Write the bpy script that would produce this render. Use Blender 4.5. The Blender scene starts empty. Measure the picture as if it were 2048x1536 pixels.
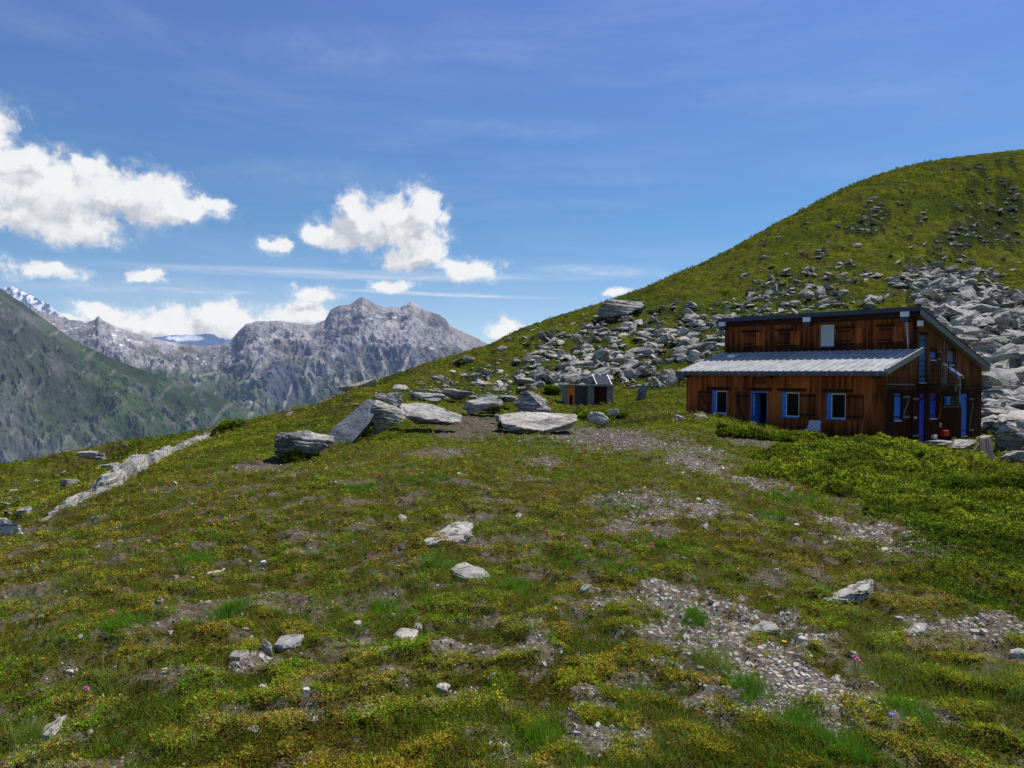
import bpy, bmesh, math, random
import numpy as np
from mathutils import Vector, Matrix

random.seed(7)
rng = np.random.default_rng(7)
S = bpy.context.scene
COL = S.collection
rad = math.radians

# ------------------------------------------------------------------ camera
FPX = 1538.0
ROLL = math.atan(0.0132)
PITCH = -math.atan(6.0 / FPX)
Fv = Vector((0, math.cos(PITCH), math.sin(PITCH)))
Rv = Vector((1, 0, 0))
Uv = Rv.cross(Fv)
c_, s_ = math.cos(ROLL), math.sin(ROLL)
R2 = Rv * c_ + Uv * s_
U2 = Uv * c_ - Rv * s_
Rv, Uv = R2, U2
cam = bpy.data.cameras.new('camera')
cam.sensor_width = 36.0
cam.lens = FPX / 2048.0 * 36.0
cam.clip_start = 0.1
cam.clip_end = 120000
camo = bpy.data.objects.new('camera', cam)
COL.objects.link(camo)
camo.matrix_world = Matrix((
    (Rv.x, Uv.x, -Fv.x, 0), (Rv.y, Uv.y, -Fv.y, 0), (Rv.z, Uv.z, -Fv.z, 0), (0, 0, 0, 1)))
S.camera = camo
Ra, Ua, Fa = np.array(Rv), np.array(Uv), np.array(Fv)


def ray(px, py):
    px = np.asarray(px, float); py = np.asarray(py, float)
    dx = (px - 1024) / FPX; dy = (768 - py) / FPX
    d = Fa + dx[..., None] * Ra + dy[..., None] * Ua
    return d / d[..., 1:2]                      # y component 1


def at(px, py, Y):
    return ray(px, py) * np.asarray(Y, float)[..., None]


def atv(px, py, Y):
    return Vector(at(px, py, Y))


# ------------------------------------------------------------------ noise (numpy)
_perm = np.random.default_rng(3).permutation(256)
_perm = np.concatenate([_perm, _perm, _perm])
_g2 = np.random.default_rng(5).uniform(0, 2 * np.pi, 256)
_gx, _gy = np.cos(_g2), np.sin(_g2)
_g3 = np.random.default_rng(6).normal(size=(256, 3))
_g3 /= np.linalg.norm(_g3, axis=1)[:, None]


def pn2(x, y):
    xi = np.floor(x).astype(int); yi = np.floor(y).astype(int)
    xf = x - xi; yf = y - yi
    u = xf * xf * xf * (xf * (xf * 6 - 15) + 10); v = yf * yf * yf * (yf * (yf * 6 - 15) + 10)
    def g(i, j, a, b):
        h = _perm[_perm[i & 255] + (j & 255)]
        return _gx[h] * a + _gy[h] * b
    n00 = g(xi, yi, xf, yf); n10 = g(xi + 1, yi, xf - 1, yf)
    n01 = g(xi, yi + 1, xf, yf - 1); n11 = g(xi + 1, yi + 1, xf - 1, yf - 1)
    a = n00 + u * (n10 - n00); b = n01 + u * (n11 - n01)
    return (a + v * (b - a)) * 1.5


def pn3(p):
    i = np.floor(p).astype(int); f = p - i
    w = f * f * f * (f * (f * 6 - 15) + 10)
    r = 0
    for dx in (0, 1):
        for dy in (0, 1):
            for dz in (0, 1):
                h = _perm[_perm[_perm[(i[:, 0] + dx) & 255] + ((i[:, 1] + dy) & 255)] + ((i[:, 2] + dz) & 255)]
                g = _g3[h]
                d = g[:, 0] * (f[:, 0] - dx) + g[:, 1] * (f[:, 1] - dy) + g[:, 2] * (f[:, 2] - dz)
                ww = (w[:, 0] if dx else 1 - w[:, 0]) * (w[:, 1] if dy else 1 - w[:, 1]) * (w[:, 2] if dz else 1 - w[:, 2])
                r = r + ww * d
    return r * 1.5


def fbm(x, y, o=4, gain=.5):
    r = 0; a = 1; t = 0
    for k in range(o):
        r = r + a * pn2(x + 17.3 * k, y - 9.1 * k); t += a; a *= gain; x = x * 2.03; y = y * 2.03
    return r / t


def ridged(x, y, o=5, gain=.5):
    r = 0; a = 1; t = 0
    for k in range(o):
        r = r + a * (1 - np.abs(pn2(x + 31.7 * k, y + 5.7 * k)) * 2); t += a; a *= gain; x = x * 2.07; y = y * 2.07
    return r / t


def sstep(a, b, x):
    t = np.clip((x - a) / (b - a), 0, 1)
    return t * t * (3 - 2 * t)


def lerp(a, b, t):
    return a + (b - a) * t


# ------------------------------------------------------------------ mesh helpers
def set_props(o, label=None, cat=None, group=None, kind=None):
    if label: o['label'] = label
    if cat: o['category'] = cat
    if group: o['group'] = group
    if kind: o['kind'] = kind
    return o


def mesh_np(name, verts, faces, mat, smooth=False, col=None, attrs=None):
    """verts (N,3); faces (M,k) int array, one polygon size."""
    me = bpy.data.meshes.new(name)
    verts = np.ascontiguousarray(verts, dtype=np.float32)
    faces = np.ascontiguousarray(faces, dtype=np.int32)
    M, k = faces.shape
    me.vertices.add(len(verts)); me.vertices.foreach_set('co', verts.ravel())
    me.loops.add(M * k); me.loops.foreach_set('vertex_index', faces.ravel())
    me.polygons.add(M)
    me.polygons.foreach_set('loop_start', np.arange(0, M * k, k, dtype=np.int32))
    me.polygons.foreach_set('loop_total', np.full(M, k, dtype=np.int32))
    me.polygons.foreach_set('use_smooth', np.full(M, smooth, dtype=bool))
    if col is not None:
        a = me.color_attributes.new('Col', 'FLOAT_COLOR', 'POINT')
        c4 = np.ones((len(verts), 4), np.float32); c4[:, :3] = col
        a.data.foreach_set('color', c4.ravel())
    for an, av in (attrs or {}).items():
        a = me.attributes.new(an, 'FLOAT', 'POINT')
        a.data.foreach_set('value', np.ascontiguousarray(av, dtype=np.float32).ravel())
    me.update(calc_edges=True); me.validate()
    if mat: me.materials.append(mat)
    return me


def link(name, me, parent=None):
    o = bpy.data.objects.new(name, me); COL.objects.link(o)
    if parent: o.parent = parent
    return o


def empty(name, loc=(0, 0, 0), rotz=0, **kw):
    o = bpy.data.objects.new(name, None); COL.objects.link(o)
    o.location = loc; o.rotation_euler = (0, 0, rotz); o.empty_display_size = .2
    return set_props(o, **kw)


class MB:
    def __init__(s): s.v = []; s.f = []

    def hexa(s, p):                       # 8 points: bottom 4 ccw, top 4 ccw
        n = len(s.v); s.v += [tuple(q) for q in p]
        for f in ((3, 2, 1, 0), (4, 5, 6, 7), (0, 1, 5, 4), (1, 2, 6, 5), (2, 3, 7, 6), (3, 0, 4, 7)):
            s.f.append([n + i for i in f])
        return s

    def box(s, x0, x1, y0, y1, z0, z1):
        return s.hexa([(x0, y0, z0), (x1, y0, z0), (x1, y1, z0), (x0, y1, z0),
                       (x0, y0, z1), (x1, y0, z1), (x1, y1, z1), (x0, y1, z1)])

    def beam(s, a, b, w, h, up=(0, 0, 1)):
        a = Vector(a); b = Vector(b); d = (b - a).normalized(); up = Vector(up)
        if abs(d.dot(up)) > .97: up = Vector((0, 1, 0))
        r = d.cross(up).normalized() * w / 2; u = r.cross(d).normalized() * h / 2
        return s.hexa([a - r - u, a + r - u, b + r - u, b - r - u, a - r + u, a + r + u, b + r + u, b - r + u])

    def tube(s, a, b, r, n=8, r2=None):
        a = Vector(a); b = Vector(b); d = (b - a).normalized()
        up = Vector((0, 0, 1)) if abs(d.z) < .9 else Vector((1, 0, 0))
        x = d.cross(up).normalized(); y = d.cross(x); r2 = r if r2 is None else r2
        k = len(s.v)
        for c, rr in ((a, r), (b, r2)):
            for i in range(n):
                t = 2 * math.pi * i / n
                s.v.append(tuple(c + x * math.cos(t) * rr + y * math.sin(t) * rr))
        for i in range(n):
            j = (i + 1) % n; s.f.append([k + i, k + j, k + n + j, k + n + i])
        s.f.append([k + i for i in range(n)][::-1]); s.f.append([k + n + i for i in range(n)])
        return s

    def build(s, name, mat, parent=None, bevel=0):
        me = bpy.data.meshes.new(name); me.from_pydata(s.v, [], s.f); me.update()
        bm = bmesh.new(); bm.from_mesh(me); bmesh.ops.recalc_face_normals(bm, faces=bm.faces)
        bm.to_mesh(me); bm.free()
        me.materials.append(mat)
        o = link(name, me, parent)
        if bevel:
            m = o.modifiers.new('bevel', 'BEVEL'); m.width = bevel; m.segments = 2; m.limit_method = 'ANGLE'
        return o


# ------------------------------------------------------------------ materials
def new_mat(name):
    m = bpy.data.materials.new(name); m.use_nodes = True
    nt = m.node_tree; nt.nodes.clear()
    out = nt.nodes.new('ShaderNodeOutputMaterial')
    return m, nt, out


class N:
    def __init__(s, nt): s.nt = nt

    def n(s, t, **kw):
        nd = s.nt.nodes.new(t)
        for k, v in kw.items(): setattr(nd, k, v)
        return nd

    def l(s, a, b): s.nt.links.new(a, b)

    def val(s, sock, v):
        if isinstance(v, bpy.types.NodeSocket): s.l(v, sock)
        elif v is not None: sock.default_value = v

    def math(s, op, a, b=None, c=None, clamp=False):
        m = s.n('ShaderNodeMath', operation=op); m.use_clamp = clamp
        s.val(m.inputs[0], a); s.val(m.inputs[1], b); s.val(m.inputs[2], c)
        return m.outputs[0]

    def vm(s, op, a, b=None):
        m = s.n('ShaderNodeVectorMath', operation=op)
        s.val(m.inputs[0], a); s.val(m.inputs[1], b)
        return m.outputs['Value'] if op in ('LENGTH', 'DOT_PRODUCT', 'DISTANCE') else m.outputs[0]

    def noise(s, vec, scale, detail=4, rough=.5, dist=0, dim='3D'):
        m = s.n('ShaderNodeTexNoise', noise_dimensions=dim)
        if vec is not None: s.l(vec, m.inputs['Vector'])
        m.inputs['Scale'].default_value = scale; m.inputs['Detail'].default_value = detail
        m.inputs['Roughness'].default_value = rough; m.inputs['Distortion'].default_value = dist
        return m.outputs['Fac']

    def mix(s, fac, a, b, blend='MIX'):
        m = s.n('ShaderNodeMix', data_type='RGBA', blend_type=blend)
        s.val(m.inputs[0], fac)
        for i, v in ((6, a), (7, b)):
            if isinstance(v, bpy.types.NodeSocket): s.l(v, m.inputs[i])
            else: m.inputs[i].default_value = (*v[:3], 1)
        return m.outputs[2]

    def ramp(s, fac, stops, interp='LINEAR'):
        m = s.n('ShaderNodeValToRGB'); m.color_ramp.interpolation = interp
        e = m.color_ramp.elements
        while len(e) < len(stops): e.new(.5)
        for i, (p, c) in enumerate(stops):
            e[i].position = p; e[i].color = (*c[:3], 1) if not isinstance(c, (int, float)) else (c, c, c, 1)
        s.val(m.inputs[0], fac)
        return m.outputs[0]

    def mr(s, v, a, b, c=0, d=1, kind='SMOOTHSTEP'):
        m = s.n('ShaderNodeMapRange', interpolation_type=kind)
        s.val(m.inputs[0], v)
        for i, q in enumerate((a, b, c, d)): m.inputs[i + 1].default_value = q
        return m.outputs[0]

    def bump(s, h, strength=.3, dist=.02, normal=None):
        m = s.n('ShaderNodeBump'); s.l(h, m.inputs['Height'])
        m.inputs['Strength'].default_value = strength; m.inputs['Distance'].default_value = dist
        if normal is not None: s.l(normal, m.inputs['Normal'])
        return m.outputs[0]

    def bsdf(s, col, rough=.8, metal=0, spec=.3, normal=None):
        b = s.n('ShaderNodeBsdfPrincipled')
        if isinstance(col, bpy.types.NodeSocket): s.l(col, b.inputs['Base Color'])
        else: b.inputs['Base Color'].default_value = (*col[:3], 1)
        s.val(b.inputs['Roughness'], rough)
        b.inputs['Metallic'].default_value = metal
        b.inputs['Specular IOR Level'].default_value = spec
        if normal is not None: s.l(normal, b.inputs['Normal'])
        return b.outputs[0]


def worn_mat(name, col, rough=.6, metal=0, var=.35, scale=6, spec=.35):
    m, nt, out = new_mat(name); g = N(nt)
    tc = g.n('ShaderNodeTexCoord').outputs['Object']
    n1 = g.noise(tc, scale, 5, .6); n2 = g.noise(tc, scale * 9, 3, .6)
    f = g.mr(n1, .3, .7); f2 = g.mr(n2, .35, .7)
    dark = tuple(c * (1 - var) for c in col); lite = tuple(min(1, c * (1 + var * .6)) for c in col)
    c = g.mix(f, dark, lite); c = g.mix(g.math('MULTIPLY', f2, .35), c, dark)
    r = g.mr(n1, .2, .8, rough - .1, rough + .12)
    g.l(g.bsdf(c, r, metal, spec, g.bump(n2, .25, .004)), out.inputs[0])
    return m


def wood_mat(name, bright, dark, plank=.105, bottom=None, axis='xy', knots=True, streak=1.0, zdark=(0, 1.0, .75)):
    m, nt, out = new_mat(name); g = N(nt)
    tc = g.n('ShaderNodeTexCoord').outputs['Object']
    sp = g.n('ShaderNodeSeparateXYZ'); g.l(tc, sp.inputs[0])
    x, y, z = sp.outputs
    u = g.math('ADD', x, y) if axis == 'xy' else (z if axis == 'z' else x)
    w = z if axis != 'z' else g.math('ADD', x, y)
    ui = g.math('DIVIDE', u, plank)
    idx = g.math('FLOOR', ui)
    fr = g.math('FRACT', ui)
    wn = g.n('ShaderNodeTexWhiteNoise', noise_dimensions='1D'); g.l(idx, wn.inputs['W'])
    cv = g.n('ShaderNodeCombineXYZ'); g.l(g.math('MULTIPLY', u, 22.0), cv.inputs[0]); g.l(g.math('MULTIPLY', wn.outputs[0], 40), cv.inputs[1]); g.l(g.math('MULTIPLY', w, 1.3), cv.inputs[2])
    grain = g.noise(cv.outputs[0], 1.0, 5, .6, .3)
    cv2 = g.n('ShaderNodeCombineXYZ'); g.l(g.math('MULTIPLY', u, .8), cv2.inputs[0]); g.l(g.math('MULTIPLY', w, .35), cv2.inputs[2])
    big = g.noise(cv2.outputs[0], 2.0, 3, .5)
    t = g.math('ADD', g.math('MULTIPLY', wn.outputs[0], .55), g.math('MULTIPLY', g.mr(big, .3, .7), .5))
    t = g.math('ADD', t, g.math('MULTIPLY', g.math('SUBTRACT', grain, .5), 1.3 * streak), clamp=True)
    c = g.ramp(t, [(0, dark), (.45, tuple(lerp(a, b, .42) for a, b in zip(dark, bright))), (1, bright)])
    if knots:
        v = g.n('ShaderNodeTexVoronoi'); v.inputs['Scale'].default_value = 1
        cv3 = g.n('ShaderNodeCombineXYZ'); g.l(g.math('MULTIPLY', u, 9.5), cv3.inputs[0]); g.l(g.math('MULTIPLY', w, 4.0), cv3.inputs[2])
        g.l(cv3.outputs[0], v.inputs['Vector'])
        c = g.mix(g.mr(v.outputs['Distance'], .06, .14, .8, 0), c, tuple(q * .5 for q in dark))
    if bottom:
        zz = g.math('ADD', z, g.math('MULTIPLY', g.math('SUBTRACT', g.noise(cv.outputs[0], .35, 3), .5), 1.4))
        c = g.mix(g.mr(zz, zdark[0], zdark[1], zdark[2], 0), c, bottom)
    gap = g.mr(g.math('ABSOLUTE', g.math('SUBTRACT', fr, .5)), .44, .5, 0, 1)
    c = g.mix(g.math('MULTIPLY', gap, .85), c, tuple(q * .25 for q in dark))
    h = g.math('SUBTRACT', g.math('MULTIPLY', grain, .25), gap)
    g.l(g.bsdf(c, .85, 0, .05, g.bump(h, .6, .012)), out.inputs[0])
    return m


def rock_mat(name, base=(.30, .30, .285), light=(.47, .46, .43), dark=(.12, .12, .115), lichen=.35, scale=1.0):
    m, nt, out = new_mat(name); g = N(nt)
    geo = g.n('ShaderNodeNewGeometry'); P = geo.outputs['Position']
    n1 = g.noise(P, 1.1 * scale, 6, .62, .4); n2 = g.noise(P, 9 * scale, 6, .68); n3 = g.noise(P, 45 * scale, 4, .7)
    oi = g.n('ShaderNodeObjectInfo')
    vo = g.n('ShaderNodeTexVoronoi'); vo.inputs['Scale'].default_value = .9 * scale; g.l(P, vo.inputs['Vector'])
    cellv = g.n('ShaderNodeSeparateXYZ'); g.l(vo.outputs['Color'], cellv.inputs[0])
    t = g.math('ADD', g.math('MULTIPLY', n1, .55), g.math('MULTIPLY', n2, .5))
    t = g.math('ADD', t, g.math('MULTIPLY', g.math('SUBTRACT', cellv.outputs[0], .5), .16))
    c = g.ramp(t, [(.3, dark), (.45, base), (.58, light), (.75, tuple(min(.62, q * 1.2) for q in light))])
    warm = g.mr(g.noise(P, 2.3 * scale, 4, .6), .55, .7, 0, .45)
    c = g.mix(warm, c, (.33, .26, .19))
    # horizontal cleavage bands, with steep sides painted darker as shade
    sp = g.n('ShaderNodeSeparateXYZ'); g.l(P, sp.inputs[0])
    cv = g.n('ShaderNodeCombineXYZ'); g.l(g.math('MULTIPLY', sp.outputs[0], .8), cv.inputs[0]); g.l(g.math('MULTIPLY', sp.outputs[1], .8), cv.inputs[1]); g.l(g.math('MULTIPLY', sp.outputs[2], 16), cv.inputs[2])
    band = g.noise(cv.outputs[0], 1.1 * scale, 4, .6, .2)
    nz = g.n('ShaderNodeSeparateXYZ'); g.l(geo.outputs['Normal'], nz.inputs[0])
    side = g.mr(g.math('ABSOLUTE', nz.outputs[2]), .35, .85, 1, 0)
    c = g.mix(g.math('MULTIPLY', g.mr(band, .48, .36), g.math('MULTIPLY', side, .7)), c, tuple(q * .45 for q in dark))
    vc = g.n('ShaderNodeTexVoronoi', feature='DISTANCE_TO_EDGE'); vc.inputs['Scale'].default_value = 1.0
    cvc = g.n('ShaderNodeCombineXYZ'); dn_ = g.math('MULTIPLY', g.noise(P, 3 * scale, 4, .6), .9)
    g.l(g.math('ADD', g.math('MULTIPLY', sp.outputs[0], 1.3 * scale), dn_), cvc.inputs[0]); g.l(g.math('ADD', g.math('MULTIPLY', sp.outputs[1], 1.3 * scale), dn_), cvc.inputs[1]); g.l(g.math('MULTIPLY', sp.outputs[2], 4.2 * scale), cvc.inputs[2])
    g.l(cvc.outputs[0], vc.inputs['Vector'])
    crk = g.mr(vc.outputs['Distance'], .0, .035, 1, 0)
    c = g.mix(g.math('MULTIPLY', crk, .75), c, tuple(q * .3 for q in dark))
    c = g.mix(g.mr(g.noise(P, 5.5 * scale, 6, .7), .42, .34, 0, .55), c, dark)
    li = g.mr(g.noise(P, 3.7 * scale, 5, .7), .56, .68, 0, lichen)
    c = g.mix(li, c, (.34, .35, .16))
    sp2 = g.mr(n3, .62, .72, 0, .5)
    c = g.mix(sp2, c, (.06, .062, .055))
    h = g.math('ADD', g.math('MULTIPLY', n2, .8), g.math('MULTIPLY', n3, .25))
    h = g.math('SUBTRACT', g.math('ADD', h, g.math('MULTIPLY', g.math('MULTIPLY', band, side), .9)), g.math('MULTIPLY', crk, .5))
    g.l(g.bsdf(c, .95, 0, .04, g.bump(h, .7, .035 / scale)), out.inputs[0])
    return m


def leaf_mat(name, trans=.35):
    m, nt, out = new_mat(name); g = N(nt)
    a = g.n('ShaderNodeAttribute', attribute_name='Col')
    b = g.bsdf(a.outputs['Color'], .8, 0, .04)
    tr = g.n('ShaderNodeBsdfTranslucent')
    g.l(g.mix(1, a.outputs['Color'], (1.0, 1.05, .55), 'MULTIPLY'), tr.inputs[0])
    mx = g.n('ShaderNodeMixShader'); mx.inputs[0].default_value = trans
    g.l(b, mx.inputs[1]); g.l(tr.outputs[0], mx.inputs[2]); g.l(mx.outputs[0], out.inputs[0])
    return m


M = {}
M['rock'] = rock_mat('schist rock', (.22, .215, .20), (.40, .385, .35), (.06, .06, .058), .3)
M['rock_pale'] = rock_mat('pale schist', (.29, .275, .24), (.47, .44, .385), (.085, .085, .078), .35)
M['rock_dark'] = rock_mat('blue grey slab', (.13, .15, .175), (.19, .21, .235), (.08, .09, .105), .10, 2.0)
M['scree'] = rock_mat('scree rock', (.235, .228, .20), (.47, .45, .395), (.06, .06, .052), .4, .45)
M['leaf'] = leaf_mat('leaf')
M['grass'] = leaf_mat('grass blade', .3)
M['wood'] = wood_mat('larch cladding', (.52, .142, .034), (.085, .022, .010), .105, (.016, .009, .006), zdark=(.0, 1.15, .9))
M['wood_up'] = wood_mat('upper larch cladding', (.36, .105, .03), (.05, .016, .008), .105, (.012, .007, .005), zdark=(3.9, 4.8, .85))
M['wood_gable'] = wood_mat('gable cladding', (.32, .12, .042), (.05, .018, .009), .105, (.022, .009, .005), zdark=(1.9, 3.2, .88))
M['shutter'] = wood_mat('shutter boards', (.27, .075, .022), (.05, .018, .009), .12)
M['shutter_dark'] = wood_mat('dark shutter boards', (.07, .028, .016), (.02, .01, .007), .12)
M['beam'] = wood_mat('dark beam', (.055, .022, .014), (.02, .01, .007), .3, knots=False, axis='z')
M['greywood'] = wood_mat('weathered grey planks', (.30, .26, .23), (.12, .10, .085), .14, axis='x')
M['shedwood'] = wood_mat('grey shed planks', (.14, .12, .11), (.06, .05, .045), .12)
M['blue'] = worn_mat('blue paint', (.03, .19, .62), .5, var=.25)
M['deepblue'] = worn_mat('deep blue paint', (.008, .03, .46), .45, var=.15)
M['palebluedoor'] = worn_mat('faded blue door', (.05, .13, .28), .5, var=.25)
M['whiteframe'] = worn_mat('white window frame', (.62, .64, .64), .5, var=.15)
M['orange'] = worn_mat('orange paint', (.80, .19, .025), .6, var=.2)
M['red'] = worn_mat('red paint', (.62, .02, .015), .45, var=.15)
M['metalroof'] = worn_mat('zinc roofing', (.43, .435, .42), .6, .0, var=.3, scale=1.6, spec=.2)
M['flashing'] = worn_mat('blue grey flashing', (.035, .05, .085), .5, .2, var=.2)
M['zinc'] = worn_mat('grey zinc', (.27, .275, .28), .5, .4, var=.2)
M['gutter'] = worn_mat('dark gutter', (.085, .09, .10), .5, .3, var=.25)
M['white'] = worn_mat('white plastic', (.70, .71, .72), .45, var=.1)
M['chairw'] = worn_mat('grey white plastic', (.40, .41, .47), .5, var=.12)
M['steel'] = worn_mat('galvanised steel', (.40, .41, .42), .45, .5, var=.2)
M['black'] = worn_mat('black steel', (.015, .015, .017), .5, .3, var=.2)
M['concrete'] = worn_mat('rough concrete block', (.24, .23, .21), .9, var=.3, scale=4)
M['stone'] = M['rock']
m_, nt_, out_ = new_mat('window glass'); g_ = N(nt_)
g_.l(g_.bsdf((.004, .006, .006), .2, 0, .04), out_.inputs[0]); M['glass'] = m_
m_, nt_, out_ = new_mat('pale curtain glass'); g_ = N(nt_)
g_.l(g_.bsdf((.30, .34, .38), .12, 0, .6), out_.inputs[0]); M['curtain'] = m_
m_, nt_, out_ = new_mat('solar cells'); g_ = N(nt_)
tc_ = g_.n('ShaderNodeTexCoord').outputs['Object']
bk = g_.n('ShaderNodeTexBrick'); g_.l(tc_, bk.inputs['Vector']); bk.inputs['Scale'].default_value = 6
bk.inputs['Color1'].default_value = (.03, .035, .05, 1); bk.inputs['Color2'].default_value = (.04, .045, .06, 1); bk.inputs['Mortar'].default_value = (.25, .26, .28, 1)
g_.l(g_.bsdf(bk.outputs[0], .15, 0, .6), out_.inputs[0]); M['solar'] = m_

# ------------------------------------------------------------------ terrain function
CT = [  # px, py, depth
 (0,1536,3.3),(512,1536,3.2),(1024,1536,3.15),(1536,1536,3.15),(2048,1536,3.25),
 (0,1300,5),(512,1300,4.75),(1024,1300,4.6),(1536,1300,4.7),(2048,1300,4.9),
 (0,1150,7.5),(500,1150,6.8),(1024,1150,6.5),(1500,1150,6.8),(2048,1150,7.3),
 (0,1070,11),(300,1050,9.7),(700,1050,8.8),(1024,1050,8.8),(1500,1050,9.3),(2048,1050,10),
 (80,1045,11.5),(250,960,16),(180,985,14),(600,960,13.5),(1024,960,13.2),(1500,960,14),(1800,960,15),(2048,960,16),
 (450,900,22),(700,900,19.5),(1024,900,19.5),(1300,900,20),(1500,900,20.5),(1700,905,20),(1800,915,20),(1900,930,19.5),
 (2048,948,20.5),
 (1100,870,25.5),(900,850,29),(740,880,23),(600,930,17.5),(1300,850,31),
 (1373,828,34),(1440,838,32.5),(1500,854,31),(1600,874,28.5),(1660,886,26),(1720,895,23.5),
 (1130,803,48),(1225,806,47),(1300,800,43),(1000,800,42),(870,800,40),(760,802,36),
 (640,815,35),(500,842,36),(560,826,36),(740,765,60),(870,720,90),(975,690,105),(1045,655,115),(1200,605,130),(1300,570,140),
 (1400,530,155),(1500,475,165),(1600,420,175),(1700,370,185),(1800,335,200),(1900,315,210),(2048,298,225),(2300,290,235),
 (870,760,55),(1000,740,65),
 (1200,700,80),(1200,750,60),(1400,650,90),(1400,720,62),(1600,520,130),(1600,600,95),(1800,450,160),(1800,560,110),
 (2048,450,175),(2048,600,100),(2048,700,65),(2048,800,45),(2048,880,33),(1990,820,42),(1985,900,30),(1640,650,75),(2300,600,95),(2300,800,42),(2300,950,18),
 (0,930,70),(250,880,65),(400,868,50),(100,950,45),(0,1000,28),(0,1040,20),(200,925,45),(120,985,22),(460,858,37),(300,940,17.5),(360,890,30),
 (-300,960,60),(-300,1150,9),(-300,1300,5.5),(2300,1100,8.5),(2300,1300,5.1),
]
pts = []
for px, py, Y in CT:
    p = at(px, py, Y); pts.append((p[0], p[1], p[2]))
# behind the skylines: drop (left) or level off (right)
for px, py, Y, dz in [(0,930,70,.5),(250,880,65,.5),(-300,960,60,.5),(400,868,50,.45),(500,842,40,.35),(640,815,45,.3),(740,765,60,.15),(870,720,90,.1),(1045,655,115,.1),
                      (1200,605,130,.05),(1400,530,155,.02),(1600,420,175,0),(1800,335,200,.0),(2048,298,225,0),(2300,290,235,0)]:
    p = at(px, py, Y)
    for k in (1.5, 3.2):
        pts.append((p[0] * k, p[1] * k, p[2] - dz * (k - 1) * Y))
# hut terrace (world), hut frame defined here
HC = Vector((14.57, 30.2, -2.38))                 # near corner of the lower wing
gx = Vector((.656, -.755, 0)); gy = Vector((.755, .656, 0))
HROT = math.atan2(gx.y, gx.x)


def hw(x, y, z=0):
    return HC + gx * x + gy * y + Vector((0, 0, z))


for x, y, z in [(0, 0, -.02), (-3, -.3, .1), (-6, -.3, .2), (-9.3, 0, .8), (0, 4, -.05), (0, 8, -.02), (0, 11, 0), (1.5, 5, -.1), (1.8, 9, -.1), (-4, 5, .0), (-9.3, 6, 1.2), (-9.3, 11, 2), (-4, 11.5, 1.0), (-2, -1.4, .1), (1.5, 0, -.15), (-4.5, -1.6, .22)]:
    p = hw(x, y, z); pts.append((p.x, p.y, p.z))
P0 = np.array(pts)


def feat(x, y):
    r = np.hypot(x, y)
    return np.clip(np.arctan2(x, y), -.80, .80), np.log(np.maximum(r, .5)) * .45


KU, KV = feat(P0[:, 0], P0[:, 1])
KQ = (P0[:, 2] + 1.6) / np.hypot(P0[:, 0], P0[:, 1])


def tps(r2):
    return np.where(r2 > 1e-12, .5 * r2 * np.log(r2 + 1e-20), 0)


n_ = len(KU)
A = np.zeros((n_ + 3, n_ + 3))
A[:n_, :n_] = tps((KU[:, None] - KU) ** 2 + (KV[:, None] - KV) ** 2) + np.eye(n_) * 2e-5
A[:n_, n_] = 1; A[:n_, n_ + 1] = KU; A[:n_, n_ + 2] = KV
A[n_:, :n_] = A[:n_, n_:].T
W = np.linalg.solve(A, np.concatenate([KQ, np.zeros(3)]))


def base_h(x, y):
    u, v = feat(x, y); out = np.empty(u.shape)
    for i in range(0, u.size, 40000):
        uu = u.ravel()[i:i + 40000]; vv = v.ravel()[i:i + 40000]
        K = tps((uu[:, None] - KU) ** 2 + (vv[:, None] - KV) ** 2)
        out.ravel()[i:i + 40000] = K @ W[:n_] + W[n_] + W[n_ + 1] * uu + W[n_ + 2] * vv
    return out * np.hypot(x, y) - 1.6


az_arr = np.radians(np.concatenate([np.arange(-100, -44, 2.0), np.arange(-44, 44, .085), np.arange(44, 101, 2.0)]))
r_arr = np.concatenate([np.geomspace(.7, 600, 860)])
AZ, RR = np.meshgrid(az_arr, r_arr)
GX, GY = RR * np.sin(AZ), RR * np.cos(AZ)
GZ = base_h(GX, GY)
# clean terrace under the hut
lx = (GX - HC.x) * gx.x + (GY - HC.y) * gx.y; ly = (GX - HC.x) * gy.x + (GY - HC.y) * gy.y
inside = sstep(.5, -.1, np.maximum(np.maximum(-9.2 - lx, lx + .15), np.maximum(.1 - ly, ly - 10.9)))
GZ = np.where(inside > 0, np.minimum(GZ, lerp(GZ, HC.z - .1, inside)), GZ)
dist = RR
nearf = sstep(60, 10, dist)
flatf = 1 - .75 * sstep(1.8, .3, np.maximum(np.maximum(-9.3 - lx, lx), np.maximum(-ly, ly - 11)))
mound = sstep(-.12, .22, fbm(GX * 3.1, GY * 3.1, 3, .5))
rel = fbm(GX * .45, GY * .45, 3) * .10 + fbm(GX * 1.9, GY * 1.9, 4, .55) * .06 + mound * .045 + fbm(GX * 8 + 9, GY * 8, 2) * .016
GZ = GZ + rel * flatf * sstep(2.0, 5, dist) + (fbm(GX * .16, GY * .16, 5, .6) * 1.1 + (ridged(GX * .35 + GY * .12, GY * .35, 3) - .55) * .35 + fbm(GX * .9, GY * .9, 3, .6) * .28) * sstep(34, 75, dist)

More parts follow.
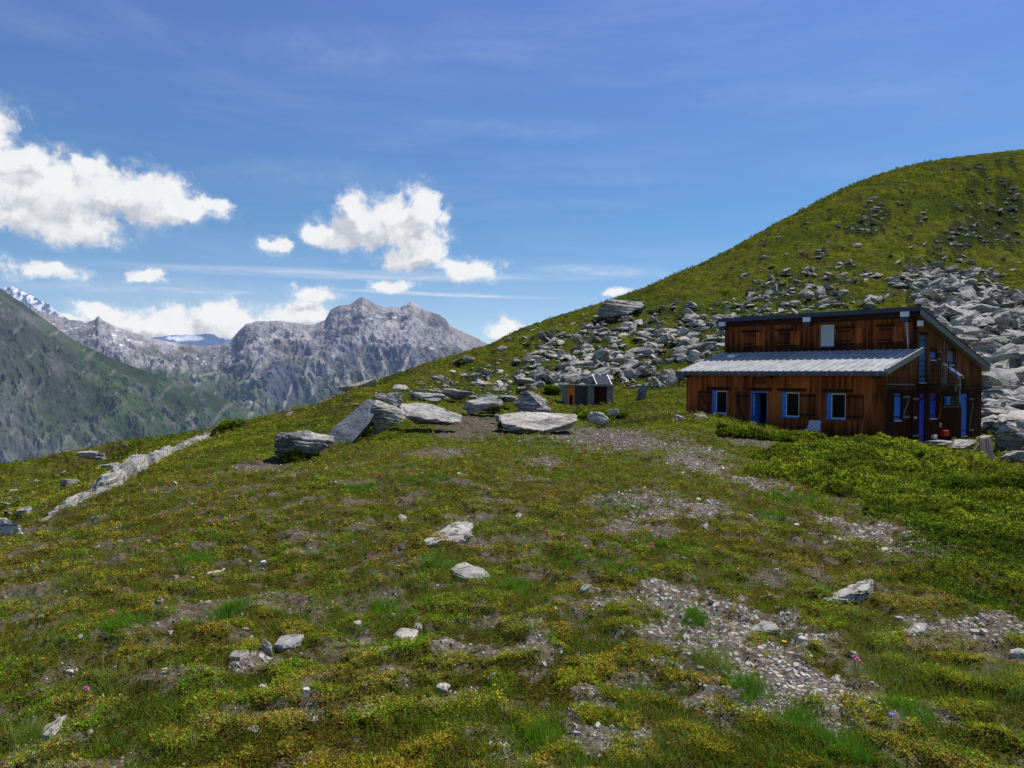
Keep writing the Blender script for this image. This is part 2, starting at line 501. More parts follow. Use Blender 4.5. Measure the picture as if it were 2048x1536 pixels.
SKL = np.array([(-300, 985), (-100, 945), (0, 928), (60, 919), (125, 905), (180, 896), (250, 880), (330, 872), (400, 862), (460, 852), (500, 841), (570, 824), (640, 808), (690, 787), (740, 765), (800, 744), (870, 720), (975, 690), (1045, 655), (1120, 630), (1200, 606), (1300, 570), (1355, 545), (1400, 528), (1450, 503), (1500, 475), (1550, 447), (1600, 421), (1650, 394), (1700, 370), (1750, 350), (1800, 335), (1850, 323), (1900, 315), (1975, 306), (2048, 298), (2300, 292)], float)
dS = ray(SKL[:, 0], SKL[:, 1])
tgt = np.interp(az_arr, np.arctan2(dS[:, 0], dS[:, 1]), dS[:, 2] / np.hypot(dS[:, 0], dS[:, 1]))
for it_ in range(4):
    T_ = GZ / RR; T_[RR < 20] = -9
    cur = T_.max(0); rcr = r_arr[T_.argmax(0)]
    dlt = tgt - cur
    ker = np.exp(-np.linspace(-2, 2, 25) ** 2); ker /= ker.sum()
    dlt = np.convolve(np.pad(dlt, 12, mode='edge'), ker, 'valid')
    rsm = np.convolve(np.pad(rcr, 40, mode='edge'), np.ones(81) / 81, 'valid')
    GZ = GZ + dlt[None, :] * RR * sstep(.45, .92, RR / rsm[None, :])


def lookup(arr, x, y):
    a = np.arctan2(x, y); r = np.hypot(x, y)
    fi = np.interp(a, az_arr, np.arange(len(az_arr))); fj = np.interp(r, r_arr, np.arange(len(r_arr)))
    i = np.minimum(fi.astype(int), len(az_arr) - 2); j = np.minimum(fj.astype(int), len(r_arr) - 2)
    a_ = fi - i; b_ = fj - j
    return (arr[j, i] * (1 - a_) * (1 - b_) + arr[j, i + 1] * a_ * (1 - b_) + arr[j + 1, i] * (1 - a_) * b_ + arr[j + 1, i + 1] * a_ * b_)


def H(x, y):
    return lookup(GZ, np.asarray(x, float), np.asarray(y, float))


def hit(px, py, ymin=2.5, ymax=420):
    """first ground point seen through photo pixel"""
    px = np.atleast_1d(np.asarray(px, float)); py = np.atleast_1d(np.asarray(py, float))
    d = ray(px, py); Ys = np.geomspace(ymin, ymax, 520)
    X = d[:, 0:1] * Ys; Z = d[:, 2:3] * Ys; YY = np.broadcast_to(Ys, X.shape)
    below = Z < lookup(GZ, X, YY)
    k = np.argmax(below, axis=1); ok = below.any(axis=1)
    Yk = Ys[k]
    x = d[:, 0] * Yk
    return np.stack([x, Yk, lookup(GZ, x, Yk)], 1), ok


# ---- bare / gravel patches on the ground: photo-located ellipses turned into world ellipses
def ground_pt(px, py):
    p, ok = hit(px, py); return p[0]


BARE = [  # px, py, half width px, half height px, gravelliness
 (1450,1275,200,100,1),(1330,1200,120,50,.9),(1560,1330,110,70,1),(1765,1072,95,34,1),(1930,1255,140,34,.9),(2040,1300,40,22,.8),
 (1500,880,60,18,.5),(1200,870,150,22,.9),(1400,900,46,20,.9),(1480,960,46,18,.8),(1290,1010,80,34,.6),(1400,1015,70,24,.8),(1250,880,120,16,.9),
 (960,850,110,22,.4),(920,870,60,14,.4),(530,935,70,16,.3),(500,1345,60,34,.9),(1080,930,60,14,.5),(880,905,60,12,.3),
 (520,1215,60,16,.3),(330,1255,60,20,.2),(630,1400,40,20,.1),(1390,925,60,30,.8),(1150,1405,70,26,.5),(1000,1290,60,16,.4),
 (1270,1060,50,24,.5),(1560,900,50,10,.5),(860,1385,60,36,.4),(1230,1455,120,36,.4),(1640,1450,90,26,.4),(1480,1420,80,24,.5),(80,1490,90,34,.2),(1900,1470,70,20,.3),(640,1100,40,10,.1),(720,1290,50,14,.2),(1120,1215,50,16,.2),(1040,1300,70,20,.3)]
barev = np.zeros_like(GX); gravv = np.zeros_like(GX)
wx = GX + fbm(GX * 1.2, GY * 1.2, 3) * .5; wy = GY + fbm(GX * 1.2 + 40, GY * 1.2, 3) * .5
BARE_W = []
for (px, py, a, b, gv) in BARE:
    c = ground_pt(px, py); l = ground_pt(px - a, py); t1 = ground_pt(px, py - b); t2 = ground_pt(px, min(py + b, 1535))
    ra = abs(c[0] - l[0]); rb = max(abs(t1[1] - t2[1]) / 2, .12)
    d = np.sqrt(((wx - c[0]) / ra) ** 2 + ((wy - c[1]) / rb) ** 2)
    e = sstep(1.12, .62, d + fbm(GX * 2.6, GY * 2.6, 5, .65) * 1.7 + .06)
    barev = np.maximum(barev, e); gravv = np.maximum(gravv, e * gv)
# general small openings in the turf
spots = sstep(.12, .28, fbm(GX * 1.1 + 70, GY * 1.1, 5, .6)) * sstep(24, 12, RR) * .8
spots2 = sstep(.14, .28, fbm(GX * 3.3 + 10, GY * 3.3 + 50, 4, .6)) * sstep(20, 8, RR) * .75
barev = np.maximum(barev, np.maximum(spots, spots2)); gravv = np.maximum(gravv, spots * .25)
hutpath = sstep(1.6, .4, np.maximum(np.maximum(-10 - lx, lx - .6), np.abs(ly + .5))) * .8
barev = np.maximum(barev, hutpath)
greenv = fbm(GX * .12 + 5, GY * .12, 4, .55) + fbm(GX * .9, GY * .9, 3) * .5
redv = sstep(-.05, .35, fbm(GX * .55 + 90, GY * .55 + 3, 4, .6))


# ---- ground sheet
def grid_faces(nr, nc):
    i = np.arange(nr - 1)[:, None] * nc + np.arange(nc - 1)
    return np.stack([i, i + 1, i + nc + 1, i + nc], -1).reshape(-1, 4)[:, ::-1]


def terrain_material():
    m, nt, out = new_mat('alpine turf'); g = N(nt)
    P = g.n('ShaderNodeNewGeometry').outputs['Position']
    A_ = lambda n: g.n('ShaderNodeAttribute', attribute_name=n).outputs['Fac']
    bare, grav, far, gr = A_('bare'), A_('gravel'), A_('far'), A_('tone')
    n_s = g.noise(P, 30, 4, .7); n_m = g.noise(P, 4.5, 5, .65); n_b = g.noise(P, .55, 5, .62, .3); n_h = g.noise(P, .11, 5, .6, .5)
    # near turf litter under the leaves
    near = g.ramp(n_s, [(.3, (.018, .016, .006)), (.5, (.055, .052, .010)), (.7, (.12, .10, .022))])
    # far turf
    t = g.math('ADD', g.math('MULTIPLY', n_m, .5), g.math('MULTIPLY', n_b, .5))
    farc = g.ramp(t, [(.36, (.020, .028, .005)), (.45, (.055, .085, .008)), (.53, (.098, .140, .012)), (.62, (.17, .20, .024))])
    brown = g.mr(g.noise(P, .23, 5, .65, .3), .52, .66, 0, .6)
    farc = g.mix(brown, farc, (.075, .060, .022))
    mp_ = g.n('ShaderNodeMapping'); g.l(P, mp_.inputs[0]); mp_.inputs['Rotation'].default_value = (0, 0, .75); mp_.inputs['Scale'].default_value = (.05, .3, .5)
    farc = g.mix(g.mr(g.noise(mp_.outputs[0], 1.4, 6, .65, .6), .50, .68, 0, .75), farc, (.028, .038, .008))
    mp2 = g.n('ShaderNodeMapping'); g.l(P, mp2.inputs[0]); mp2.inputs['Rotation'].default_value = (0, 0, .6); mp2.inputs['Scale'].default_value = (.12, .9, .9)
    farc = g.mix(g.mr(g.noise(mp2.outputs[0], 1.4, 5, .65, .8), .54, .64, 0, .7), farc, (.022, .028, .008))
    red = g.mr(g.noise(P, .9, 4, .6), .62, .70, 0, .55)
    farc = g.mix(red, farc, (.060, .026, .014))
    yel = g.mr(n_h, .48, .62, 0, .45)
    farc = g.mix(yel, farc, (.105, .115, .022))
    shr = g.mr(g.noise(P, 1.7, 4, .7, .4), .60, .66, 0, .75)
    farc = g.mix(shr, farc, (.010, .017, .006)); farc = g.mix(1, farc, (1.12, .98, .95), 'MULTIPLY')
    farc = g.mix(g.mr(g.noise(P, .16, 6, .7, .8), .52, .62, 0, .65), farc, (.085, .060, .026))
    farc = g.mix(g.mr(g.noise(P, .07, 4, .6, .4), .50, .64, 0, .6), farc, (.040, .062, .012))
    farc = g.mix(g.mr(g.noise(P, 2.6, 5, .75), .64, .69, 0, .8), farc, (.30, .29, .26))
    turf = g.mix(far, near, farc)
    soil = g.ramp(n_s, [(.3, (.045, .033, .022)), (.5, (.112, .090, .066)), (.7, (.20, .168, .130))])
    vo = g.n('ShaderNodeTexVoronoi'); vo.inputs['Scale'].default_value = 26; g.l(P, vo.inputs['Vector'])
    sv = g.n('ShaderNodeSeparateXYZ'); g.l(vo.outputs['Color'], sv.inputs[0])
    chip = g.ramp(sv.outputs[0], [(0, (.08, .07, .055)), (.4, (.19, .165, .13)), (.75, (.38, .35, .30)), (1, (.58, .55, .49))])
    gm = g.math('MULTIPLY', grav, g.mr(vo.outputs['Distance'], .55, .35))
    soil = g.mix(gm, soil, chip)
    c = g.mix(bare, turf, soil)
    c = g.mix(A_('scree'), c, g.ramp(n_m, [(.35, (.014, .018, .008)), (.5, (.035, .042, .014)), (.62, (.06, .085, .018)), (.72, (.09, .10, .04))]))  # ground painted dark to stand in for shade between the scree stones
    h = g.math('ADD', g.math('MULTIPLY', n_m, .6), g.math('MULTIPLY', n_s, .35))
    hb = g.bump(h, .8, .05)
    hb2 = g.bump(g.math('ADD', n_b, g.math('MULTIPLY', n_m, .5)), .8, .5, hb)
    mixn = g.n('ShaderNodeMix', data_type='VECTOR'); g.l(far, mixn.inputs[0]); g.l(hb, mixn.inputs[4]); g.l(hb2, mixn.inputs[5])
    g.l(g.bsdf(c, 1, 0, 0, mixn.outputs[1]), out.inputs[0])
    return m


M['turf'] = terrain_material()
verts = np.stack([GX, GY, GZ], -1).reshape(-1, 3)
me = mesh_np('ground', verts, grid_faces(*GX.shape), M['turf'], True,
             attrs={'bare': barev.ravel(), 'gravel': gravv.ravel(), 'far': sstep(9, 26, RR).ravel(), 'tone': greenv.ravel()})
set_props(link('ground', me), kind='structure', label='grassy alpine ground with bare stony patches rising to a green hillside')

# ------------------------------------------------------------------ mountains
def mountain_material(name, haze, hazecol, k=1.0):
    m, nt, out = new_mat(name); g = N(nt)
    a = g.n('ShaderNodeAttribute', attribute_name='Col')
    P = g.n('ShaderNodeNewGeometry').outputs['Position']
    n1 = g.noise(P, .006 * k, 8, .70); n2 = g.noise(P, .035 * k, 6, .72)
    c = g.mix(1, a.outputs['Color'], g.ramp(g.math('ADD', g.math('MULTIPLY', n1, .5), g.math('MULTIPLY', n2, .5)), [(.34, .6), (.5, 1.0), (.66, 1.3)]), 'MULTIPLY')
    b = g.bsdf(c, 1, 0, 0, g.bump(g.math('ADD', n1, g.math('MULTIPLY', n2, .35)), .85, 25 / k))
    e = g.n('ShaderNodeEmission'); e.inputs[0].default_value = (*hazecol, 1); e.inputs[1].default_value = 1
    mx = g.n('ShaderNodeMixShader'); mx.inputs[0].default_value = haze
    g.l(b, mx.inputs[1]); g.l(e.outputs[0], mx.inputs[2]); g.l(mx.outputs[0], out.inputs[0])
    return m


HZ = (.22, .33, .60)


def mountain(name, label, sky, rc, rf, zf, jag, amp, colfn, haze, na=700, nr=260, shape=1.0, freq=1.0, seed=0, back=.35, tk=1.5):
    sky = np.array(sky, float)
    px = np.linspace(sky[0, 0], sky[-1, 0], na)
    py = np.interp(px, sky[:, 0], sky[:, 1])
    py = py + jag * (fbm(px * .045 + seed, px * 0 + seed, 5, .65)) - jag * .2 * ridged(px * .09 + seed, px * 0, 3)
    d = ray(px, py)
    azr = np.arctan2(d[:, 0], d[:, 1]); tane = d[:, 2] / np.hypot(d[:, 0], d[:, 1])
    rcx = np.interp(px, *np.array(rc, float).T) if not np.isscalar(rc) else np.full(na, float(rc))
    rfx = np.interp(px, *np.array(rf, float).T) if not np.isscalar(rf) else np.full(na, float(rf))
    zc = rcx * tane
    t = np.linspace(0, 1, nr)[:, None]
    r = rfx * (1 - t) + rcx * t
    X = r * np.sin(azr); Y = r * np.cos(azr)
    kk = np.exp(-np.linspace(-2, 2, 121) ** 2); kk /= kk.sum()
    zs = np.convolve(np.pad(zc, 60, mode='edge'), kk, 'valid')
    zce = zs[None, :] + (zc - zs)[None, :] * sstep(.55, 1.0, t)
    Z = zf + (zce - zf) * t ** shape
    env = np.clip(t * (1 - t) * 4, 0, 1) ** .7 * .9 + .0
    L = (rcx - rfx).mean()
    sx, sy = X / L * freq, Y / L * freq
    # gullies run down the fall line: stretch noise along r
    au = azr[None, :] * rcx.mean() / L * freq
    gul = ridged(au * 3.2 + fbm(sx * 3, sy * 3, 3) * .5 + seed, t * 1.4 * freq + seed, 5, .55)
    nse = ridged(sx * 2.3 + seed, sy * 2.3, 6, .55)
    fine = ridged(sx * 9 + seed, sy * 9, 5, .6)
    Zn = Z + amp * env * ((gul - .55) * .7 + (nse - .55) * .8) + amp * .22 * np.clip(t * (1 - t) * 9, 0, 1) * (fine - .5)
    # keep the skyline: never above the crest sightline
    Zlim = (tane[None, :] * r) - (1 - t) * r * .012
    Zn = np.where(t < 1, np.minimum(Zn, Zlim), Zn)
    # slope for colouring
    gz_r = np.gradient(Zn, axis=0) / np.maximum(np.gradient(r, axis=0), 1e-3)
    gz_a = np.gradient(Zn, axis=1) / (np.gradient(azr)[None, :] * r)
    slope = np.hypot(gz_r, gz_a)
    # photo pixel of each vertex, only to place colour patches
    Pw = np.stack([X, Y, Zn], -1); dep = Pw @ Fa
    ppx = 1024 + FPX * (Pw @ Ra) / dep; ppy = 768 - FPX * (Pw @ Ua) / dep
    colr = colfn(ppx, ppy, slope, Zn, t + 0 * Zn, gul, nse)
    colr = colr * (.66 + .5 * sstep(.35, .8, nse * .6 + gul * .4))[..., None]  # ravine shade painted in: hollows darker, ridges lighter
    # back side
    nb = 8
    tb = np.linspace(0, 1, nb + 1)[1:, None]
    rb = rcx * (1 + back * tb)
    Xb = rb * np.sin(azr); Yb = rb * np.cos(azr); Zb = zc + (zf - zc) * tb
    allX = np.concatenate([X, Xb]); allY = np.concatenate([Y, Yb]); allZ = np.concatenate([Zn, Zb])
    colr = np.concatenate([colr, np.repeat(colr[-1:], nb, 0)])
    v = np.stack([allX, allY, allZ], -1).reshape(-1, 3)
    me = mesh_np(name, v, grid_faces(*allX.shape), mountain_material(name + ' rock', haze, HZ, tk), True, col=colr.reshape(-1, 3))
    return set_props(link(name, me), kind='structure', label=label)


def mixc(a, b, f):
    f = f[..., None]; return a * (1 - f) + np.asarray(b, float) * f


def full(c, like):
    return np.broadcast_to(np.asarray(c, float), like.shape + (3,)).copy()


def blob(px, py, cx, cy, rx, ry, w=.5):
    d = np.sqrt(((px - cx) / rx) ** 2 + ((py - cy) / ry) ** 2) + fbm(px * .05, py * .05, 4, .6) * w
    return sstep(1.1, .8, d)


def col_main(px, py, sl, z, t, gul, nse):
    c = full((.36, .335, .33), px)
    n = fbm(px * .02, py * .035, 5, .6)
    n2 = fbm(px * .07 + py * .02, py * .05, 4, .6)
    c = mixc(c, (.46, .43, .41), sstep(.05, .4, n2) * .8)
    c = mixc(c, (.20, .19, .215), sstep(.05, .4, -n2) * .9)
    green = sstep(690, 780, py + n * 90 - np.clip((px - 600) / 6, -30, 60) * .2)
    c = mixc(c, (.085, .12, .055), green * (.92 - .7 * sstep(.15, .45, n2)))
    c = mixc(c, (.105, .115, .075), sstep(.05, .3, fbm(px * .015 + 9, py * .04, 4)) * sstep(640, 700, py) * .6)
    # a dark blue grey patch, then dark cliff bands
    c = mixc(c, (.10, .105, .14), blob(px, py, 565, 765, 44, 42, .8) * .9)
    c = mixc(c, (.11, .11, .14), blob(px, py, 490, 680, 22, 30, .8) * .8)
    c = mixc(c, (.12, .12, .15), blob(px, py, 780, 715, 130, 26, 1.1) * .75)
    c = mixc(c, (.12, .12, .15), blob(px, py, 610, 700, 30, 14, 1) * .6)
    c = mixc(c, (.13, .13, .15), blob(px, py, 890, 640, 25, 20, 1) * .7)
    # scree and stream streaks
    st = np.zeros_like(px)
    for x0, y0, x1, y1, w in [(690,735,720,830,6),(585,770,567,815,2.5),(640,720,700,790,5),(760,700,775,760,4),(455,745,400,750,3),(940,690,905,640,16),(430,735,520,680,7),(720,720,742,790,5),(820,700,800,760,4),(500,800,540,830,3)]:
        tt = np.clip(((px - x0) * (x1 - x0) + (py - y0) * (y1 - y0)) / ((x1 - x0) ** 2 + (y1 - y0) ** 2), 0, 1)
        dd = np.hypot(px - x0 - tt * (x1 - x0), py - y0 - tt * (y1 - y0)) + fbm(px * .1, py * .1, 3) * w
        st = np.maximum(st, sstep(w, w * .4, dd))
    c = mixc(c, (.50, .46, .42), st * .8)
    # snow patches in hollows
    sn = sstep(.24, .34, fbm(px * .055 + 3, py * .22, 4, .55))
    zone = np.maximum.reduce([blob(px, py, 170, 655, 90, 20, .2), blob(px, py, 765, 632, 55, 8, .2), blob(px, py, 240, 680, 60, 12, .2), blob(px, py, 885, 697, 30, 6, .2), blob(px, py, 440, 725, 60, 18, .2) * .9])
    c = mixc(c, (.85, .87, .9), sn * zone)
    return c


def col_left(px, py, sl, z, t, gul, nse):
    n = fbm(px * .012, py * .02, 5, .6); n2 = fbm(px * .05, py * .05, 5, .65)
    c = full((.057, .088, .034), px)
    c = mixc(c, (.085, .088, .055), sstep(-.1, .4, n2) * .6)
    d = fbm((px - py * .75) * .022, (py + px * .6) * .008 + 3, 6, .68)
    c = mixc(c, (.135, .13, .12), sstep(.06, .30, d) * .7)
    c = mixc(c, (.12, .115, .12), sstep(260, 20, px + py * .12 - 60 + n * 160) * .45)
    c = mixc(c, (.045, .05, .05), sstep(.12, .35, -d) * sstep(-.2, .2, n2) * .6)
    c = mixc(c, (.17, .165, .17), sstep(850, 910, py - px * .08 + n2 * 60) * .5)
    c = mixc(c, (.20, .19, .16), sstep(.30, .42, fbm((px + py) * .05, (py - px) * .012 + 30, 3)) * .7)
    return c


def col_snow(px, py, sl, z, t, gul, nse):
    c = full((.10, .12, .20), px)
    sn = sstep(-.08, .10, fbm(px * .07 + 2, (py + px * .45) * .12, 4, .6))
    return mixc(c, (.9, .92, .95), sn)


def col_blue(px, py, sl, z, t, gul, nse):
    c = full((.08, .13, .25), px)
    c = mixc(c, (.9, .92, .95), blob(px, py, 372, 676, 38, 7, .5))
    return mixc(c, (.9, .92, .95), blob(px, py, 460, 676, 14, 3, .5))


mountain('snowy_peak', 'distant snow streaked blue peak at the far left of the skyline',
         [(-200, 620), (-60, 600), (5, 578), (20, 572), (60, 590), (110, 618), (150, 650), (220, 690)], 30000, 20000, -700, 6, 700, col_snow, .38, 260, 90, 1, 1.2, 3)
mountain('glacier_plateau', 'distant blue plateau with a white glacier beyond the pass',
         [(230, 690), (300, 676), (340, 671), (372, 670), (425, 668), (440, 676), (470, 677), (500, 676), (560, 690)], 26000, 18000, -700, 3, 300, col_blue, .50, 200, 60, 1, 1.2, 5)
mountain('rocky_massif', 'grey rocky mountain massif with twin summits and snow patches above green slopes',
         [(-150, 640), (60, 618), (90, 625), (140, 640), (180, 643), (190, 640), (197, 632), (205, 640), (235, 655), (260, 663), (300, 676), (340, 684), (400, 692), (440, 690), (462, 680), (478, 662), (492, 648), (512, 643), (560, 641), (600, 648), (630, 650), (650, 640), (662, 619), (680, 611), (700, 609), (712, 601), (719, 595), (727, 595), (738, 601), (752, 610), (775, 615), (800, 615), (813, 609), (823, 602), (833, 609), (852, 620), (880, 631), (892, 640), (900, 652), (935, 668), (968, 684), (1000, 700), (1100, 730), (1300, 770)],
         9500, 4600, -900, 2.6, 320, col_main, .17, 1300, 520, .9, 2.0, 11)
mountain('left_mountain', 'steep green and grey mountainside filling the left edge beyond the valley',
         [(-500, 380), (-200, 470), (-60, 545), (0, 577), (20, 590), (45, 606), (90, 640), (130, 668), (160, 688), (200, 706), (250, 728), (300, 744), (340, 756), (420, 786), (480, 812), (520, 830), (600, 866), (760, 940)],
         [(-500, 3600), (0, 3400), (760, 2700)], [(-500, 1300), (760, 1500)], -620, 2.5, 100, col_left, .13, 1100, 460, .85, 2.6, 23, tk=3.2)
vf = MB(); vf.box(-60000, 60000, -3000, 90000, -760, -720)
m_, nt_, out_ = new_mat('valley floor'); g_ = N(nt_)
Pn = g_.n('ShaderNodeNewGeometry').outputs['Position']
g_.l(g_.bsdf(g_.ramp(g_.noise(Pn, .001, 6, .6), [(.35, (.03, .045, .02)), (.65, (.09, .10, .06))]), 1, 0, 0), out_.inputs[0]); M['valley'] = m_
set_props(vf.build('valley_floor', M['valley']), kind='structure', label='green valley floor far below the alpine slope')

# ------------------------------------------------------------------ rocks
_ico = {}


def ico(sub):
    if sub not in _ico:
        bm = bmesh.new(); bmesh.ops.create_icosphere(bm, subdivisions=sub, radius=1)
        bm.verts.ensure_lookup_table()
        v = np.array([q.co[:] for q in bm.verts]); f = np.array([[q.index for q in p.verts] for p in bm.faces]); bm.free()
        _ico[sub] = (v / np.linalg.norm(v, axis=1)[:, None], f)
    return _ico[sub]


def rock_verts(seed, dims, sub=4, planes=9, rough=.05, strata=.0, boxy=.6, layers=6, tiltp=()):
    r = np.random.default_rng(seed)
    v, f = ico(sub); p = v.copy()
    pb = p / np.abs(p).max(axis=1)[:, None]
    p = p * (1 - boxy) + pb * boxy
    for k in range(planes):
        n = r.normal(size=3); n[2] *= .7; n /= np.linalg.norm(n); d = r.uniform(.42, .85)
        e = np.maximum(p @ n - d, 0); p = p - n * e[:, None]
    for (nx, ny, nz, d) in tiltp:
        n = np.array([nx, ny, nz], float); n /= np.linalg.norm(n)
        e = np.maximum(p @ n - d, 0); p = p - n * e[:, None]
    off = r.uniform(-50, 50, 3)
    p = p + v * (pn3(p * 1.6 + off) * rough * 1.6 + pn3(p * 5 + off) * rough * .7)[:, None]
    if strata:
        zz = p[:, 2] * layers / 2 + pn3(p * 1.1 + off) * .7
        st = pn3(np.stack([np.floor(zz) * 7.31, p[:, 0] * .8, p[:, 1] * .8], 1) + off)
        crack = np.exp(-((zz - np.floor(zz) - .5) / .12) ** 2)
        k = st * strata * 1.0 - crack * strata * .35
        h = np.abs(v[:, 2])
        p[:, :2] += v[:, :2] * (k * np.clip(1.2 - h * .8, 0, 1))[:, None]
        if sub >= 4: p[:, 2] += pn3(np.stack([p[:, 0] * 3, p[:, 1] * 3, p[:, 2] * 2], 1) + off) * strata * .35
    mn, mx = p.min(0), p.max(0); p = (p - (mn + mx) / 2) / (mx - mn) * 2
    return p * np.array(dims) / 2, f


def place_rock(name, label, px0, px1, ytop, ybase, Y, mat='rock', seed=0, depth=.7, tilt=(0, 0, 0), sub=5, strata=.12, planes=7, sink=.25, group=None, thick=None, boxy=.6, tiltp=(), cat='rock', rough=.05):
    """rock seen between px0..px1 and ytop..ybase standing at depth Y (None = where the photo ray meets the ground)"""
    cx = (px0 + px1) / 2
    if Y is None:
        q, ok = hit(cx, ybase - 1); Y = q[0, 1]
    pxm = FPX / Y
    w = (px1 - px0) / pxm; b = at(cx, ybase, Y)
    gz = float(H(b[0], b[1]))
    h = (ybase - ytop) / pxm if thick is None else thick
    v, f = rock_verts(seed, (w, w * depth, h * (1 + sink)), sub, planes, rough, strata, boxy, 6, tiltp)
    o = link(name, mesh_np(name, v, f, M[mat], False))
    o.location = (b[0], b[1] + w * depth * .35, max(gz, b[2]) + h * (.5 - sink * .5) if thick is None else gz + h * .25)
    o.rotation_euler = [rad(a) for a in tilt]
    return set_props(o, label, cat, group)


R_ = place_rock


def hull_rock(name, label, pts3, mat, seed, cat='rock', it=5, rough=.03, strata=.02, layer=(0.1, 0.1, 1), lh=.1):
    P = np.array(pts3, float); c = P.mean(0)
    bm = bmesh.new()
    for q in P - c: bm.verts.new(q)
    res = bmesh.ops.convex_hull(bm, input=bm.verts[:])
    bmesh.ops.delete(bm, geom=[v for v in bm.verts if not v.link_faces], context='VERTS')
    bmesh.ops.triangulate(bm, faces=bm.faces[:])
    for k in range(it + 3):
        L = sorted(bm.edges, key=lambda e: -e.calc_length()); lim = max(L[0].calc_length() * .55, .02)
        if len(bm.faces) > 14000: break
        bmesh.ops.subdivide_edges(bm, edges=[e for e in L if e.calc_length() > lim], cuts=1)
        bmesh.ops.triangulate(bm, faces=bm.faces[:])
    bm.normal_update()
    v = np.array([q.co[:] for q in bm.verts]); n = np.array([q.normal[:] for q in bm.verts]); f = np.array([[q.index for q in p.verts] for p in bm.faces]); bm.free()
    S_ = np.ptp(P, axis=0).max(); off = np.random.default_rng(seed).uniform(-50, 50, 3)
    ly = np.array(layer, float); ly /= np.linalg.norm(ly)
    h = v @ ly / lh + pn3(v * 1.2 / S_ * 2 + off) * .8
    side = np.clip(1.25 - np.abs(n @ ly) * 1.3, 0, 1)
    st = pn3(np.stack([np.floor(h) * 5.3, v[:, 0] * 1.5 / S_, v[:, 1] * 1.5 / S_], 1) + off) - .8 * np.exp(-((h - np.floor(h) - .5) / .16) ** 2)
    d = S_ * (rough * 1.5 * pn3(v * 3.2 / S_ + off) * 1.4 + rough * .5 * pn3(v * 9 / S_ + off) + rough * .25 * pn3(v * 26 / S_ + off)) + S_ * strata * 1.9 * st * side
    v = v + n * d[:, None]
    o = link(name, mesh_np(name, v, f, M[mat], False)); o.location = c
    return set_props(o, label, cat)


def pp(L): return [tuple(at(*q)) for q in L]


def flat_stone(name, label, outline, h, mat, seed, tilt=0, cat='rock'):
    G = [ground_pt(*q) for q in outline]; cx, cy = np.mean([g_[0] for g_ in G]), np.mean([g_[1] for g_ in G]); zc = max(float(H(cx, cy)), np.mean([g_[2] for g_ in G]))
    P = []; r = random.Random(seed)
    for g_ in G:
        zt = lerp(zc, g_[2], .5) + h * r.uniform(.6, 1.15) + tilt * (g_[0] - cx)
        P.append((lerp(g_[0], cx, .08), lerp(g_[1], cy, .08), zt)); P.append((g_[0], g_[1], zt - h * .45)); P.append((lerp(g_[0], cx, .1), lerp(g_[1], cy, .1), g_[2] - .06))
    P.append((cx, cy, zc + h * 1.25))
    return hull_rock(name, label, P, mat, seed, cat, 5, .022, .012, (.05, .1, 1), max(h * .35, .012))


R_('slab_rock', 'grey slab leaning over a dark hollow behind the stony path', 922, 1010, 796, 820, 33, 'rock', 16, .6, (0, -10, 10), strata=.2)
R_('slab_rock', 'small steeply layered grey slab just right of the slab over the dark hollow', 984, 1038, 803, 828, 30, 'rock', 17, .5, (0, 26, 0), thick=.28, strata=.2)
R_('slab_rock', 'pile shaped grey layered rock between the low slab and the shed', 1028, 1104, 783, 822, 35, 'rock', 18, .7, (0, 5, 0), strata=.25)
R_('slab_rock', 'thin grey slab at the left end of the stone row behind the path', 815, 890, 786, 799, 38, 'rock', 19, .7, (0, 2, 0), strata=.2)
R_('slab_rock', 'light flat slab in the middle of the stone row behind the path', 880, 946, 779, 797, 39, 'rock_pale', 20, .7, (0, 8, 0), strata=.2)
R_('slab_rock', 'wide grey slab at the right end of the stone row in front of the shed', 950, 1035, 790, 805, 37, 'rock', 21, .7, (0, 2, 0), strata=.2)
R_('boulder', 'pale triangular boulder behind the long flat slab', 756, 806, 777, 803, 33, 'rock_pale', 22, .7, (0, 25, 0), strata=.08, tiltp=((-.7, 0, .7, .2),))
R_('boulder', 'small rounded pale boulder left of the triangular boulder', 742, 774, 787, 800, 32, 'rock_pale', 23, .8)
R_('boulder', 'small pale boulder on the grass behind the triangular boulder', 784, 814, 769, 782, 40, 'rock_pale', 24, .8)
R_('boulder', 'pale lichen covered boulder in front of the stone shed', 1176, 1226, 825, 846, 30, 'rock_pale', 25, .7, (0, 14, 20), planes=14)
R_('boulder', 'small pale stone on the grass right of the lichen covered boulder', 1216, 1240, 818, 830, 32, 'rock_pale', 26, .7)
R_('standing_stone', 'dark upright stone standing on the grass right of the shed', 1274, 1294, 781, 812, 43, 'rock_dark', 27, .5, (0, 6, 0), strata=.05)
_y = float(hit(1240, 640)[0][0][1]); print('sky boulder', _y)
SKB = [pp([(1192, 628, _y), (1200, 614, _y), (1214, 598, _y + .5), (1240, 599, _y + 1.5), (1284, 604, _y + 2.5), (1287, 612, _y + 1), (1262, 624, _y), (1238, 630, _y - .5), (1205, 634, _y - .5), (1240, 636, _y + 1), (1285, 622, _y + 4), (1216, 600, _y + 5), (1280, 606, _y + 6)])]
R_('slab_rock', 'pale pointed rock outcrop on the grassy edge left of the hillside', 672, 756, 762, 790, 52, 'rock_pale', 29, .5, (0, -20, 0), strata=.12, thick=.6)
R_('slab_rock', 'pale rounded slab at the left edge below the long outcrop', -14, 36, 1051, 1072, None, 'rock_pale', 48, .7, thick=.25)
R_('slab_rock', 'pale flat slab on the far left grass slope near its skyline', 148, 202, 903, 918, 46, 'rock_pale', 49, .7)
R_('slab_rock', 'flat pale stone just left of the long outcrop', 112, 152, 984, 1003, 22, 'rock_pale', 50, .7)

